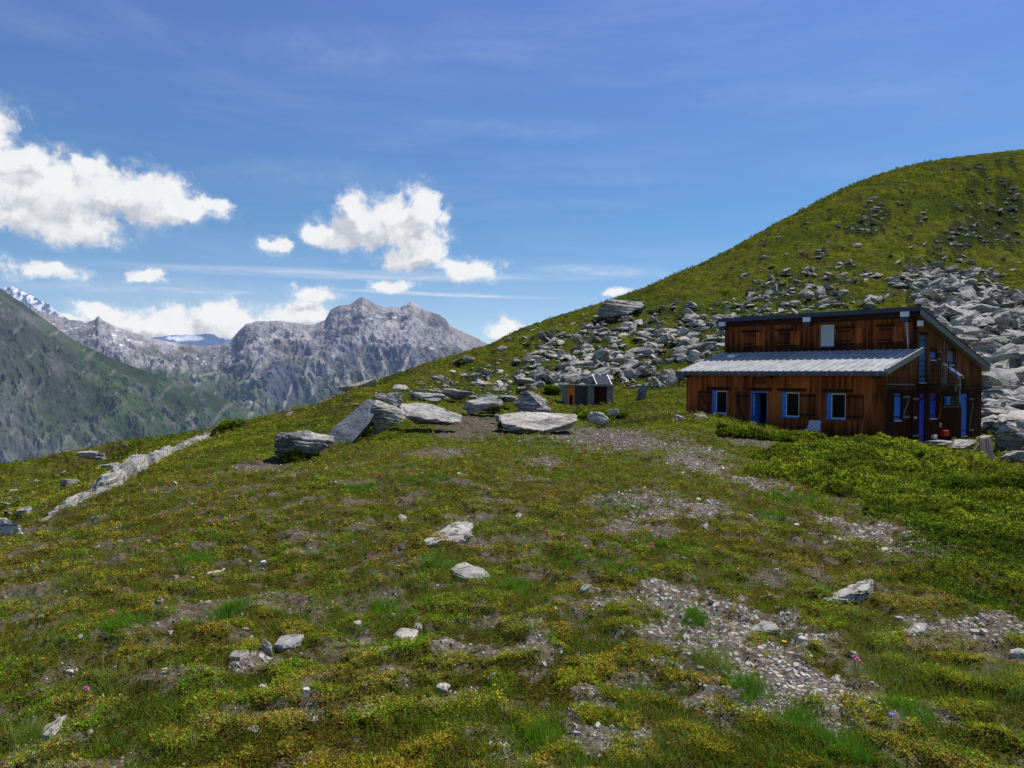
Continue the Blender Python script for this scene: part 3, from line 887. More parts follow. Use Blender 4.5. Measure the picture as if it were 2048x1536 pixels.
B_ = lambda L, Y0, Y1: pp([(a, b, Y0) for a, b in L]) + pp([(a + 6, b - 4, Y1) for a, b in L])
hull_rock('boulder', 'overhanging flat topped grey boulder on the bare path left of the tilted slab',
          pp([(560, 868, 18.6), (548, 884, 18.2), (552, 905, 18.3), (580, 922, 18.4), (640, 908, 18.3), (664, 884, 18.3), (666, 876, 18.5), (620, 866, 18.9), (563, 866, 19.4), (655, 870, 19.5), (590, 916, 19.4), (560, 930, 18.9), (575, 872, 18.1), (610, 905, 18.05)]), 'rock', 11, it=6, rough=.028, strata=.030, lh=.09)
hull_rock('tilted_slab', 'large smooth blue grey slab leaning up to a point among the middle rocks',
          pp([(653, 878, 21.6), (664, 858, 21.8), (735, 799, 22.6), (748, 803, 22.7), (752, 822, 22.3), (738, 846, 21.9), (704, 884, 21.4), (672, 890, 21.4)]) + pp([(680, 872, 22.5), (745, 803, 23.4), (762, 818, 23.2), (745, 850, 22.9), (706, 888, 22.4)]), 'rock_dark', 12, it=6, rough=.010, strata=0)
hull_rock('boulder', 'pale wedge shaped boulder supporting the back of the tilted slab',
          pp([(744, 803, 22.9), (757, 803, 23.0), (790, 812, 22.9), (813, 828, 22.7), (811, 840, 22.5), (790, 850, 22.3), (752, 868, 22.4), (744, 840, 22.3), (748, 812, 22.3), (800, 845, 23.8), (750, 868, 23.6), (760, 805, 23.9)]), 'rock_pale', 13, it=6, rough=.03, strata=.015)
hull_rock('slab_rock', 'long flat grey slab lying right of the tilted slab at the path edge',
          pp([(800, 814, 26), (806, 808, 26.6), (835, 805, 27), (885, 816, 26.8), (922, 832, 26.2), (924, 842, 25.6), (905, 845, 25.3), (860, 840, 25.2), (812, 836, 25.5), (802, 828, 25.6), (830, 846, 25.8), (900, 852, 26)]), 'rock', 14, it=6, rough=.018, strata=.02, layer=(.25, 0, 1), lh=.10)
hull_rock('slab_rock', 'broad low slab with a rust tinted top in the middle of the stony path',
          pp([(998, 834, 26.5), (1012, 827, 27.2), (1070, 824, 27.6), (1148, 829, 27.3), (1156, 840, 26.4), (1130, 850, 25.7), (1085, 862, 25.1), (1040, 856, 25.2), (1002, 848, 25.7), (1085, 870, 25.3), (1010, 862, 25.8), (1140, 856, 26.2)]), 'rock_pale', 15, it=6, rough=.016, strata=.016, layer=(0, -.12, 1), lh=.1)
hull_rock('boulder', 'large dark faced boulder perched high on the hillside skyline', SKB[0], 'rock', 28, it=6, rough=.02, strata=.02, lh=.6)
FS = flat_stone
FS('slab_rock', 'pale flat slab lying in the turf left of the middle of the foreground', [(828, 1090), (866, 1072), (905, 1062), (948, 1058), (940, 1080), (915, 1092), (870, 1095)], .045, 'rock_pale', 31, .05)
FS('slab_rock', 'flat white slab in the turf just below the larger pale foreground slab', [(896, 1146), (930, 1135), (966, 1143), (986, 1158), (968, 1166), (938, 1163), (905, 1156)], .03, 'rock_pale', 32)
FS('slab_rock', 'long narrow grey slab in the turf at the upper right of the gravel patch', [(1642, 1203), (1690, 1195), (1718, 1188), (1745, 1185), (1740, 1205), (1700, 1210), (1660, 1209)], .06, 'rock_pale', 33, .12)
FS('slab_rock', 'white triangular stone lying inside the gravel patch', [(1498, 1262), (1522, 1250), (1545, 1254), (1562, 1268), (1540, 1272), (1512, 1268)], .025, 'rock_pale', 34)
FS('slab_rock', 'thin dark layered slab beside the small upright stone in the foreground', [(545, 1306), (560, 1292), (590, 1284), (610, 1290), (590, 1304), (565, 1311)], .04, 'rock', 35)
FS('slab_rock', 'grey flat stone at the upper left of the small white stone patch', [(455, 1325), (470, 1312), (496, 1308), (500, 1316), (480, 1327)], .02, 'rock', 37)
FS('slab_rock', 'white pointed slab at the bottom left corner of the turf', [(75, 1488), (95, 1462), (120, 1446), (136, 1443), (122, 1462), (98, 1484)], .03, 'rock_pale', 39)
FS('slab_rock', 'grey flat stone in the turf left of the gravel patch', [(786, 1276), (800, 1270), (838, 1270), (826, 1284), (806, 1288)], .02, 'rock_pale', 40)
FS('slab_rock', 'thin white stone below the bright green grass tuft', [(410, 1150), (430, 1146), (450, 1141), (448, 1150), (425, 1153)], .02, 'rock_pale', 47)
FS('slab_rock', 'grey buried slab at the left end of the right hand stony strip', [(1802, 1268), (1830, 1252), (1856, 1256), (1850, 1268), (1820, 1275)], .02, 'rock_pale', 52)
ub = ground_pt(535, 1314)
hull_rock('upright_stone', 'small upright pale stone beside the thin layered slab', [(ub[0] + a, ub[1] + b, ub[2] + c) for a, b, c in ((-.028, 0, -.03), (.03, 0, -.03), (.028, .03, -.03), (-.03, .03, -.03), (-.035, .0, .06), (.022, 0, .03), (-.02, .02, .088), (.01, .02, .06), (-.04, .02, .07))], 'rock_pale', 36, it=3)
def OV(name, label, px, py, w_, h_, seed, group=None):
    q_ = random.Random(seed); a0_ = q_.uniform(0, 6); Yg = ground_pt(px, py)[1]
    o = FS(name, label, [(px + w_ * math.cos(a0_ + k) * q_.uniform(.7, 1.1), py + h_ * math.sin(a0_ + k) * q_.uniform(.7, 1.1)) for k in (0, 1.2, 2.3, 3.3, 4.2, 5.3)], min(.05, w_ * 2 / FPX * Yg * .22), 'rock_pale', seed)
    if group: o['group'] = group
    return o


OV('stone', 'pale oval stone at the lower right of the small white stone patch', 529.0, 1387.0, 13.0, 6.2, 38)
OV('stone', 'small pale stone near the bottom edge left of centre', 506.0, 1468.5, 16.0, 7.8, 41)
OV('stone', 'small white stone in the turf below the flat grey stone', 886.0, 1381.0, 16.0, 9.9, 42)
OV('stone', 'small brownish stone near a dark hole in the turf', 625.0, 1449.0, 13.0, 7.4, 43)
OV('stone', 'orange tinted pale stone at the right edge of the foreground', 2036.0, 1315.0, 24.0, 7.4, 44)
OV('stone', 'small grey stone in the turf at the left of the foreground', 207.0, 1283.0, 15.0, 6.2, 45)
OV('stone', 'grey stone at the bottom edge right of the middle', 1002.5, 1496.5, 17.5, 6.5, 46)
OV('stone', 'small white stone at the right edge of the gravel patch', 1698.0, 1383.0, 8.0, 3.7, 51)
EXTRA = random.Random(12)
for i in range(28):
    px, py = EXTRA.uniform(60, 2000), 1010 + 500 * EXTRA.random() ** .8
    OV('stone', 'small pale stone half buried in the foreground turf', px, py, EXTRA.uniform(5, 13), EXTRA.uniform(2.5, 5.5), 2000 + i, 'small stones half buried in the foreground turf')


# long rock outcrop up the left of the knoll
def ridge(name, label, line, width, height, mat, seed):
    P = np.array([ground_pt(a, b) if c is None else at(a, b, c) for a, b, c in line])
    nl = 260; nw = 44
    s = np.linspace(0, 1, nl); k = np.linspace(0, 1, len(P))
    L = np.stack([np.interp(s, k, P[:, i]) for i in range(2)], 1)
    T = np.gradient(L, axis=0); T /= np.linalg.norm(T, axis=1)[:, None]; Nn = np.stack([-T[:, 1], T[:, 0]], 1)
    w = np.interp(s, np.linspace(0, 1, len(width)), width); h = np.interp(s, np.linspace(0, 1, len(height)), height)
    w = w * (1 + .28 * fbm(s * 26 + seed, s * 0, 4, .6)); h = h * (1 + .3 * fbm(s * 20 + seed, s * 0 + 5, 4, .6))
    a = np.linspace(-1, 1, nw)[None, :]
    X = L[:, 0:1] + Nn[:, 0:1] * a * w[:, None]; Y = L[:, 1:2] + Nn[:, 1:2] * a * w[:, None]
    prof = np.clip(1 - np.abs(a) ** 3.0, 0, 1) * (1 - .35 * a)
    arc = s[:, None] * 30
    q = fbm(X * 1.4, Y * 1.4, 5, .6)
    lay = prof * h[:, None] * (1 + .3 * q)
    stepv = .09; lay = lerp(lay, np.floor(lay / stepv + q * .9) * stepv + .02, .65)
    Z = H(X, Y) + lay - .07 + fbm(X * 6, Y * 6, 3) * .03
    Z = np.where(np.abs(a) > .97, H(X, Y) - .2, Z)
    me = mesh_np(name, np.stack([X, Y, Z], -1).reshape(-1, 3), grid_faces(nl, nw)[:, ::-1], M[mat], False)
    return set_props(link(name, me), label, 'rock outcrop')


ridge('rock_outcrop', 'long narrow grey rock outcrop running up the left side of the grassy knoll',
      [(74, 1046, None), (140, 1012, None), (205, 976, None), (262, 944, None), (320, 915, None), (380, 888, None), (430, 868, None), (488, 853, None)],
      [.10, .20, .26, .34, .34, .34, .36, .3, .2], [.08, .16, .2, .42, .34, .24, .24, .2, .1], 'rock', 4)

# ---- scree: templates
TEMPL = []
for k in range(16):
    r = random.Random(k + 40)
    TEMPL.append(rock_verts(100 + k, (1, r.uniform(.45, .85), r.uniform(.16, .45)), 3, 15, .025, .05, .75))
TLO = []
for k in range(16):
    r = random.Random(k + 140)
    TLO.append(rock_verts(300 + k, (1, r.uniform(.45, .85), r.uniform(.16, .5)), 2, 14, .02, 0, .75))

REG = [  # polygon, count, size min, max (m), label, group, cluster
 ([(1830,560),(1900,545),(2048,600),(2048,880),(1975,860),(1968,760),(1840,620)], 1700, .5, 2.6, 'angular grey boulder in the rockfall behind the right side of the hut', 'boulders of the rockfall right of the hut', 0),
 ([(1780,560),(1850,530),(1960,540),(2048,580),(2048,640),(1840,620)], 520, .6, 2.2, 'grey rock in the upper tongue of the rockfall above the hut roof', 'rocks of the upper rockfall tongue', 0),
 ([(1975,850),(2048,800),(2048,935),(1990,900)], 40, .4, 1.3, 'grey boulder on the grass at the right edge beside the hut', 'boulders beside the hut', 0),
 ([(1090,680),(1200,655),(1330,665),(1450,640),(1452,700),(1370,745),(1380,765),(1290,775),(1200,770),(1130,780),(1030,778),(1040,740)], 1700, .35, 1.7, 'pale angular rock of the scree between the shed and the hut', 'rocks of the scree behind the shed', 0),
 ([(1180,640),(1290,615),(1450,600),(1560,560),(1640,560),(1700,600),(1460,650),(1300,672),(1200,660)], 330, .4, 1.9, 'grey rock scattered on the slope above the scree', 'rocks scattered above the scree', .12),
 ([(860,770),(960,735),(1050,720),(1100,690),(1120,760),(1080,790),(960,795),(870,800)], 260, .25, 1.0, 'small pale rock at the left end of the scree', 'small rocks left of the scree', .05),
 ([(1040,655),(1200,610),(1290,640),(1190,690),(1000,735),(900,745)], 130, .4, 1.5, 'grey rock scattered on the lower left hillside', 'rocks on the lower left hillside', .1),
 ([(1680,450),(1760,410),(1790,430),(1720,480)], 130, .5, 1.6, 'rock of the small brown outcrop halfway up the hillside', 'rocks of the hillside outcrop', 0),
 ([(1450,520),(1700,390),(1850,350),(2048,310),(2048,560),(1800,560),(1500,600)], 460, .35, 1.9, 'pale rock dotted on the green upper hillside', 'rocks dotted on the upper hillside', .1),
 ([(1500,560),(1620,540),(1800,520),(1850,540),(1780,610),(1700,625),(1500,640)], 220, .5, 1.8, 'pale rock in the patchy stones above the hut roof', 'stones on the slope above the roof', .05),
 ([(1960,330),(2048,380),(2048,500),(1900,470)], 90, .6, 2.4, 'grey rock in the upper right corner of the hillside', 'rocks in the upper right hillside', .1),
 ([(1790,540),(1860,500),(1960,430),(2048,360),(2048,420),(1960,500),(1880,550)], 150, .4, 1.8, 'grey rock in the loose streak climbing the upper right hillside', 'rocks of the loose streak up the hillside', .0),
 ([(1440,650),(1500,600),(1560,560),(1640,500),(1660,520),(1600,590),(1540,640)], 110, .4, 1.6, 'grey rock in the narrow streak above the left end of the hut roof', 'rocks of the narrow streak above the hut', .0),
 ([(0,990),(60,975),(110,985),(60,1040),(0,1050)], 30, .1, .4, 'small white stone on the grass left of the outcrop', 'stones left of the long outcrop', 0),
 ([(20,925),(240,885),(420,868),(300,915),(60,975)], 26, .2, .8, 'small pale stone on the far left grass slope', 'stones on the far left slope', .0),
 ([(520,850),(700,795),(900,730),(900,760),(740,810),(560,850)], 26, .2, .7, 'small pale stone on the grassy edge above the tilted slab', 'stones on the grassy edge', .0),
 ([(800,775),(940,765),(1030,780),(1040,800),(900,802),(800,800)], 130, .2, .8, 'small grey stone piled along the row behind the path', 'stones of the row behind the path', 0),
]


def inpoly(x, y, poly):
    n = len(poly); r = np.zeros(x.shape, bool); j = n - 1
    for i in range(n):
        xi, yi = poly[i]; xj, yj = poly[j]
        c = ((yi > y) != (yj > y)) & (x < (xj - xi) * (y - yi) / (yj - yi + 1e-9) + xi)
        r ^= c; j = i
    return r


cand = []
for ri, (poly, cnt, s0, s1, lab, grp, clus) in enumerate(REG):
    pa = np.array(poly, float); got = 0
    x = rng.uniform(pa[:, 0].min(), pa[:, 0].max(), cnt * 12); y = rng.uniform(pa[:, 1].min(), pa[:, 1].max(), cnt * 12)
    jx = x + fbm(x * .03, y * .03, 3) * 30; jy = y + fbm(x * .03 + 50, y * .03, 3) * 20
    m = inpoly(jx, jy, poly)
    if clus: m &= fbm(x * .02 + ri, y * .03, 4, .6) > clus * rng.uniform(-2.5, 1.0, x.size)
    else: m &= fbm(x * .025 + ri, y * .04, 4, .6) > (-.30 if ri < 2 else -.10)
    x, y = x[m][:cnt], y[m][:cnt]
    p, ok = hit(x, y); p = p[ok]
    u = rng.uniform(0, 1, len(p)); sz = (s0 * .6 + (s1 - s0 * .6) * u ** 3.6) * np.where(rng.uniform(0, 1, len(p)) < .035, 1.6, 1.0)
    for q, s in zip(p, sz):
        hx = (q[0] - HC.x) * gx.x + (q[1] - HC.y) * gx.y; hy = (q[0] - HC.x) * gy.x + (q[1] - HC.y) * gy.y
        if -10.6 < hx < 2.2 and -1.5 < hy < 12.3: continue
        if abs(q[0] - 4.9) < 2.2 and 44 < q[1] < 52: continue
        cand.append((s / q[1], ri, q, s))
# some hand placed big blocks seen right of the hut
for px, py, s, ri in [(1905,720,3.4,0),(1930,650,3.6,0),(2000,660,4.2,0),(2030,640,4.0,0),(1880,610,3.6,1),(2010,790,3.6,0),(1975,715,3.0,0),(2035,725,3.2,0),(1950,760,2.6,0),(2030,860,2.2,2),(2020,900,1.8,2),(1250,735,2.2,3),(1285,712,2.6,3),(1400,705,2.8,3),(1160,745,2.6,3),(1130,760,2.2,3),(1200,725,2.6,3),(1330,690,2.6,4),(1860,600,3.0,1),(1940,600,3.4,1),(1900,570,3.0,1)]:
    q = ground_pt(px, py); cand.append((s / q[1], ri, q, s))
cand.sort(key=lambda c: -c[0])
tmesh = [mesh_np('boulder', v, f, M['scree'], False) for v, f in TEMPL]
sv_, sf_ = [], []; nb_ = 0
CQ = np.array([[c[2][0], c[2][1], c[3]] for c in cand])
fi_ = np.interp(np.arctan2(CQ[:, 0], CQ[:, 1]), az_arr, np.arange(len(az_arr))).astype(int); fj_ = np.interp(np.hypot(CQ[:, 0], CQ[:, 1]), r_arr, np.arange(len(r_arr))).astype(int)
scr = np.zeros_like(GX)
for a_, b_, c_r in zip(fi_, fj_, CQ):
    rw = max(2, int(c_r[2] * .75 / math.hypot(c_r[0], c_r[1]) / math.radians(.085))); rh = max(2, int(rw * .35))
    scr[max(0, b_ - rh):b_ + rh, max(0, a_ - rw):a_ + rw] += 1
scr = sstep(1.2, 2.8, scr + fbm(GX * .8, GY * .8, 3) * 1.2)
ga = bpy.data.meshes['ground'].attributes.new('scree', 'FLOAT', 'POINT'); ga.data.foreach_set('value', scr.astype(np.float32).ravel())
rr_ = random.Random(5)
for i, (k, ri, q, s) in enumerate(cand):
    t = rr_.randrange(16)
    tilt = (rr_.gauss(.1, .3), rr_.gauss(-.2, .3), rr_.gauss(.3, .8) + (3.14 if rr_.random() < .5 else 0))
    if i < 300:
        o = link('boulder', tmesh[t]); o.location = (q[0], q[1], q[2] + s * .10)
        o.scale = (s, s * rr_.uniform(.8, 1.1), s * rr_.uniform(.75, 1.35)); o.rotation_euler = tilt
        set_props(o, REG[ri][4], 'boulder', REG[ri][5])
    else:
        v, f = TLO[t]; mt = (Matrix.Rotation(tilt[2], 3, 'Z') @ Matrix.Rotation(tilt[1], 3, 'Y') @ Matrix.Rotation(tilt[0], 3, 'X'))
        vv = (v * s * np.array([1, 1, rr_.uniform(.75, 1.3)])) @ np.array(mt).T + np.array([q[0], q[1], q[2] + s * .08])
        sv_.append(vv); sf_.append(f + nb_); nb_ += len(vv)
me = mesh_np('scree', np.concatenate(sv_), np.concatenate(sf_), M['scree'], False)
set_props(link('scree', me), kind='stuff', label='countless smaller grey stones of the scree on the hillside', cat='scree')
print('rocks', len(cand))

# ------------------------------------------------------------------ ground cover
def leaves(c, size, colr, nl, hgt, up=.5, seed=0, aspect=.55):
    """clumps at c (N,3): nl rhombic leaves each"""
    r = np.random.default_rng(seed); n = len(c); T = n * nl
    c = np.repeat(c, nl, 0); size = np.repeat(size, nl); colr = np.repeat(colr, nl, 0); hgt = np.repeat(hgt, nl)
    a = r.uniform(0, 2 * np.pi, T); el = r.uniform(up - .55, up + .6, T)
    d = np.stack([np.cos(a) * np.cos(el), np.sin(a) * np.cos(el), np.sin(el)], 1)
    sd = np.stack([-np.sin(a), np.cos(a), r.normal(0, .35, T)], 1)
    L = size * r.uniform(.7, 1.35, T)
    base = c + d * (size * r.uniform(.0, 1.1, T))[:, None]; base[:, 2] += hgt * r.uniform(0, 1, T)
    tip = base + d * L[:, None]; mid = base + d * (L * .5)[:, None]; mid[:, 2] += L * .08
    wv = sd * (L * aspect * .5)[:, None]
    v = np.stack([base, mid + wv, tip, mid - wv], 1).reshape(-1, 3)
    f = np.arange(T * 4).reshape(-1, 4)
    cc = colr * np.exp(r.normal(0, .33, (T, 1)))
    return v, f, np.repeat(np.clip(cc, 0, 1), 4, 0)


def blades(c, hgt, wid, colr, nl, spread, seed=0, lean=.45):
    r = np.random.default_rng(seed); n = len(c); T = n * nl
    spread = np.repeat(spread, nl)
    c = np.repeat(c, nl, 0) + np.stack([r.normal(0, 1, T) * spread, r.normal(0, 1, T) * spread, np.zeros(T)], 1)
    h = np.repeat(hgt, nl) * r.uniform(.5, 1.25, T); w = np.repeat(wid, nl) * .5
    a = r.uniform(0, 2 * np.pi, T); ln = np.abs(r.normal(0, lean, T))
    d = np.stack([np.cos(a) * np.sin(ln), np.sin(a) * np.sin(ln), np.cos(ln)], 1)
    ln2 = ln + r.uniform(.1, .7, T)
    d2 = np.stack([np.cos(a) * np.sin(ln2), np.sin(a) * np.sin(ln2), np.cos(ln2)], 1)
    b = r.uniform(0, 2 * np.pi, T); sd = np.stack([np.cos(b), np.sin(b), np.zeros(T)], 1) * w[:, None]
    m = c + d * (h * .55)[:, None]; t = m + d2 * (h * .5)[:, None]
    v = np.stack([c - sd, c + sd, m + sd * .8, m - sd * .8, t], 1).reshape(-1, 3)
    k = np.arange(T)[:, None] * 5
    f = np.concatenate([k + np.array([0, 1, 2, 3]), k + np.array([3, 2, 4, 4])], 0)
    cc = np.repeat(np.repeat(colr, nl, 0) * r.uniform(.7, 1.3, (T, 1)), 5, 0)
    # tips as tris: split arrays
    q = (k + np.array([0, 1, 2, 3])); tr = (k + np.array([3, 2, 4]))
    tri = np.concatenate([q[:, [0, 1, 2]], q[:, [0, 2, 3]], tr], 0)
    return v, tri, np.clip(cc, 0, 1)


def palette(x, y, r):
    """turf colour field shared by every kind of ground cover"""
    g = lookup(redv, x, y)
    n1 = fbm(x * .35, y * .35, 4, .6); n2 = fbm(x * 1.7 + 30, y * 1.7, 3, .6)
    c = full((.125, .165, .018), x)
    c = mixc(c, (.175, .195, .020), sstep(.0, .4, n1 + n2 * .5))
    c = mixc(c, (.070, .125, .014), sstep(.05, .35, -n1 + n2 * .4))
    c = mixc(c, (.075, .165, .016), sstep(.05, .25, fbm(x * 2.6 + 7, y * 2.6 + 90, 3)) * .8)
    c = mixc(c, (.20, .115, .030), g * .75 * (r.uniform(0, 1, x.shape) < .7))
    c = mixc(c, (.20, .165, .075), sstep(.12, .32, fbm(x * .9 + 140, y * .9, 4, .6)) * .65)
    u = r.uniform(0, 1, x.shape)
    c = np.where((u < .085)[:, None], np.array((.17, .065, .025)), c)
    c = np.where(((u > .09) & (u < .16))[:, None], np.array((.26, .20, .10)), c)
    c = np.where((u > .93)[:, None], np.array((.05, .03, .015)), c)
    return c * np.array([1.68, 1.62, .80]) * (.36 + .84 * lookup(mound, x, y))[:, None]  # hollows between the mounds painted darker, as shade


def sample(n, r0, r1, a=41, power=-1, seed=1):
    r = np.random.default_rng(seed)
    az = np.radians(r.uniform(-a, a, n)); u = r.uniform(0, 1, n)
    rr = 1 / (1 / r0 + (1 / r1 - 1 / r0) * u) if power == -1 else r0 * (r1 / r0) ** u
    x, y = rr * np.sin(az), rr * np.cos(az)
    return x, y, rr, r


def hutmask(x, y):
    hx = (x - HC.x) * gx.x + (y - HC.y) * gx.y; hy = (x - HC.x) * gy.x + (y - HC.y) * gy.y
    return ~((hx > -9.5) & (hx < .2) & (hy > -.1) & (hy < 11.2))


def build_stuff(name, chunks, mat, label, cat):
    vs, fs, cs, n = [], [], [], 0
    for v, f, c in chunks:
        vs.append(v); fs.append(f + n); cs.append(c); n += len(v)
    me = mesh_np(name, np.concatenate(vs), np.concatenate(fs), mat, False, col=np.concatenate(cs))
    return set_props(link(name, me), label, cat, kind='stuff')


# 1 low shrublets / herbs
x, y, rr, r = sample(260000, 2.3, 90, seed=11)
keep = hutmask(x, y) & (r.uniform(0, 1, x.size) > lookup(barev, x, y) * 1.02)
dens = lookup(mound, x, y)
keep &= r.uniform(0, 1, x.size) < .35 + .65 * dens
x, y, rr = x[keep], y[keep], rr[keep]
sz = np.maximum(.0125, rr * .0021); hg = sz * 1.5 + .02 * sstep(-.2, .4, fbm(x * 1.5 + 8, y * 1.5, 3)) * sstep(30, 8, rr)
pal = palette(x, y, r)
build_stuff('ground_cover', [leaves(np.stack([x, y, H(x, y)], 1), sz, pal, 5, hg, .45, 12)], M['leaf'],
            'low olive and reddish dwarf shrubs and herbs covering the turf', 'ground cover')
# 2 grass
x, y, rr, r = sample(42000, 2.3, 60, seed=21)
gd = fbm(x * .8 + 60, y * .8, 4, .6)
keep = hutmask(x, y) & (gd + r.uniform(-.22, .22, x.size) > .0) & (r.uniform(0, 1, x.size) > lookup(barev, x, y) * .97)
x, y, rr = x[keep], y[keep], rr[keep]
c = full((.13, .27, .018), x); c = mixc(c, (.27, .30, .04), r.uniform(0, 1, x.size) ** 2)
c = mixc(c, (.32, .27, .14), (r.uniform(0, 1, x.size) < .10) * .9)
ch = [blades(np.stack([x, y, H(x, y) - .01], 1), np.full(x.size, .065) + rr * .0012, np.maximum(.0028, rr * .00055), c, 9, .02 + rr * .0015, 22)]
# bright tufts seen in the photograph
TF = [(395,1125,48,1),(1130,1120,90,0),(1230,1140,60,0),(1030,1180,60,0),(770,1225,40,0),(250,1250,50,0),(230,1370,70,2),(880,1130,50,0),(1490,1380,50,0),(1820,1430,60,0),(1610,1465,60,0),(1700,1510,50,0),(1390,1240,30,0),(1100,890,40,0),(1240,1010,80,0),(1540,1040,50,0),(720,980,40,0),(140,1170,60,2),(2000,1210,80,0),(1900,1180,60,0),(1340,1090,80,0),(460,1220,40,0),(850,960,60,0),(1110,950,60,0),(2010,1380,50,2),(1760,1340,90,2),(1430,1330,40,2),(60,1480,30,2),(1080,1480,40,0),(1640,1010,90,0),(1560,1000,60,0)]
for px, py, w, kd in TF:
    q = ground_pt(px, py); n = 70 if kd != 2 else 34; sdv = w / FPX * q[1] * .42
    x = q[0] + r.normal(0, sdv, n); y = q[1] + r.normal(0, sdv * 1.4, n)
    cc = full([(.10, .27, .020), (.09, .26, .025), (.28, .28, .09)][kd], x); cc = mixc(cc, (.17, .30, .03), r.uniform(0, 1, n))
    ch.append(blades(np.stack([x, y, H(x, y) - .01], 1), np.full(n, [.075, .10, .14][kd]) + q[1] * .001, np.full(n, max(.0026, q[1] * .0005)), cc, 12, np.full(n, .018), int(px), [.35, .4, .7][kd]))
build_stuff('grass', ch, M['grass'], 'short green and straw coloured grass growing through the turf', 'grass')
# 3 far turf tussocks on the hillside
x, y, rr, r = sample(80000, 32, 240, 40, 0, seed=31)
keep = hutmask(x, y) & (fbm(x * .25, y * .25, 4, .6) + r.uniform(-.4, .4, x.size) > -.02)
x, y, rr = x[keep], y[keep], rr[keep]
c = full((.092, .112, .013), x)
c = mixc(c, (.150, .155, .022), sstep(-.1, .4, fbm(x * .09, y * .09, 4)))
c = mixc(c, (.10, .062, .026), sstep(.06, .24, fbm(x * .13 + 60, y * .13, 5, .6)) * .75)
c = mixc(c, (.035, .055, .012), sstep(.05, .25, fbm(x * .07 + 20, y * .2, 4, .6)) * .7)
c = mixc(c, (.022, .032, .010), (sstep(-.05, .2, fbm(x * .5 + 7, y * .5, 4, .6)) * (r.uniform(0, 1, x.size) < .7)) * .85)
c = mixc(c, (.09, .055, .025), (r.uniform(0, 1, x.size) < .12) * .8)
build_stuff('tussock_grass', [leaves(np.stack([x, y, H(x, y)], 1), rr * .0013, c, 4, rr * .0009, .6, 33, .9)], M['leaf'],
            'tussocky green turf on the hillside behind the hut', 'grass')

# 4 gravel chips
x, y, rr, r = sample(150000, 2.4, 45, seed=41)
gv = lookup(gravv, x, y); bv = lookup(barev, x, y)
keep = (r.uniform(0, 1, x.size) < gv * (.42 + .5 * sstep(-.1, .3, fbm(x * 2.3, y * 2.3, 4, .6))) + bv * .07 + .004) & hutmask(x, y)
x, y, rr = x[keep], y[keep], rr[keep]
n = x.size
s = np.maximum(.006, rr * .0014) * np.exp(r.normal(0.0, .55, n)); s = np.minimum(s, .06)
ang = r.uniform(0, 6.28, n); K = 6
th = (np.arange(K) / K * 2 * np.pi)[None, :] + r.uniform(-.35, .35, (n, K)); rd = r.uniform(.6, 1.1, (n, K))
cx_, cy_ = np.cos(th) * rd, np.sin(th) * rd * .65
ux = (cx_ * np.cos(ang)[:, None] - cy_ * np.sin(ang)[:, None]) * s[:, None]
uy = (cx_ * np.sin(ang)[:, None] + cy_ * np.cos(ang)[:, None]) * s[:, None]
tx, ty = r.normal(0, .28, n), r.normal(0, .28, n)
z0 = H(x, y)
top = np.stack([x[:, None] + ux * .85, y[:, None] + uy * .85, z0[:, None] + (ux * tx[:, None] + uy * ty[:, None]) + s[:, None] * .42], -1)
bot = np.stack([x[:, None] + ux, y[:, None] + uy, z0[:, None] + (ux * tx[:, None] + uy * ty[:, None]) - s[:, None] * .3], -1)
v = np.concatenate([top, bot], 1).reshape(-1, 3)
k = (np.arange(n) * 2 * K)[:, None]
tris = []
for i in range(1, K - 1): tris.append(k + np.array([0, i, i + 1]))
for i in range(K):
    j = (i + 1) % K; tris.append(k + np.array([i, K + i, K + j])); tris.append(k + np.array([i, K + j, j]))
f = np.concatenate(tris, 0)
cc = np.array([.47, .445, .39]) * np.exp(r.normal(0, .32, (n, 1))); wm = r.uniform(0, 1, n) < .18
cc = np.where(wm[:, None], cc * np.array([1.1, .92, .7]), cc); cc = np.clip(cc, .04, .68)
m_, nt_, out_ = new_mat('stone chips'); g_ = N(nt_)
a_ = g_.n('ShaderNodeAttribute', attribute_name='Col')
Pn = g_.n('ShaderNodeNewGeometry').outputs['Position']
g_.l(g_.bsdf(g_.mix(g_.mr(g_.noise(Pn, 120, 3, .7), .3, .7, 0, .5), a_.outputs['Color'], (.10, .095, .08)), .85, 0, .2), out_.inputs[0]); M['chips'] = m_
set_props(link('gravel', mesh_np('gravel', v, f, M['chips'], False, col=np.repeat(cc, 2 * K, 0))), 'pale schist chips strewn over the bare patches of the turf', 'gravel', kind='stuff')

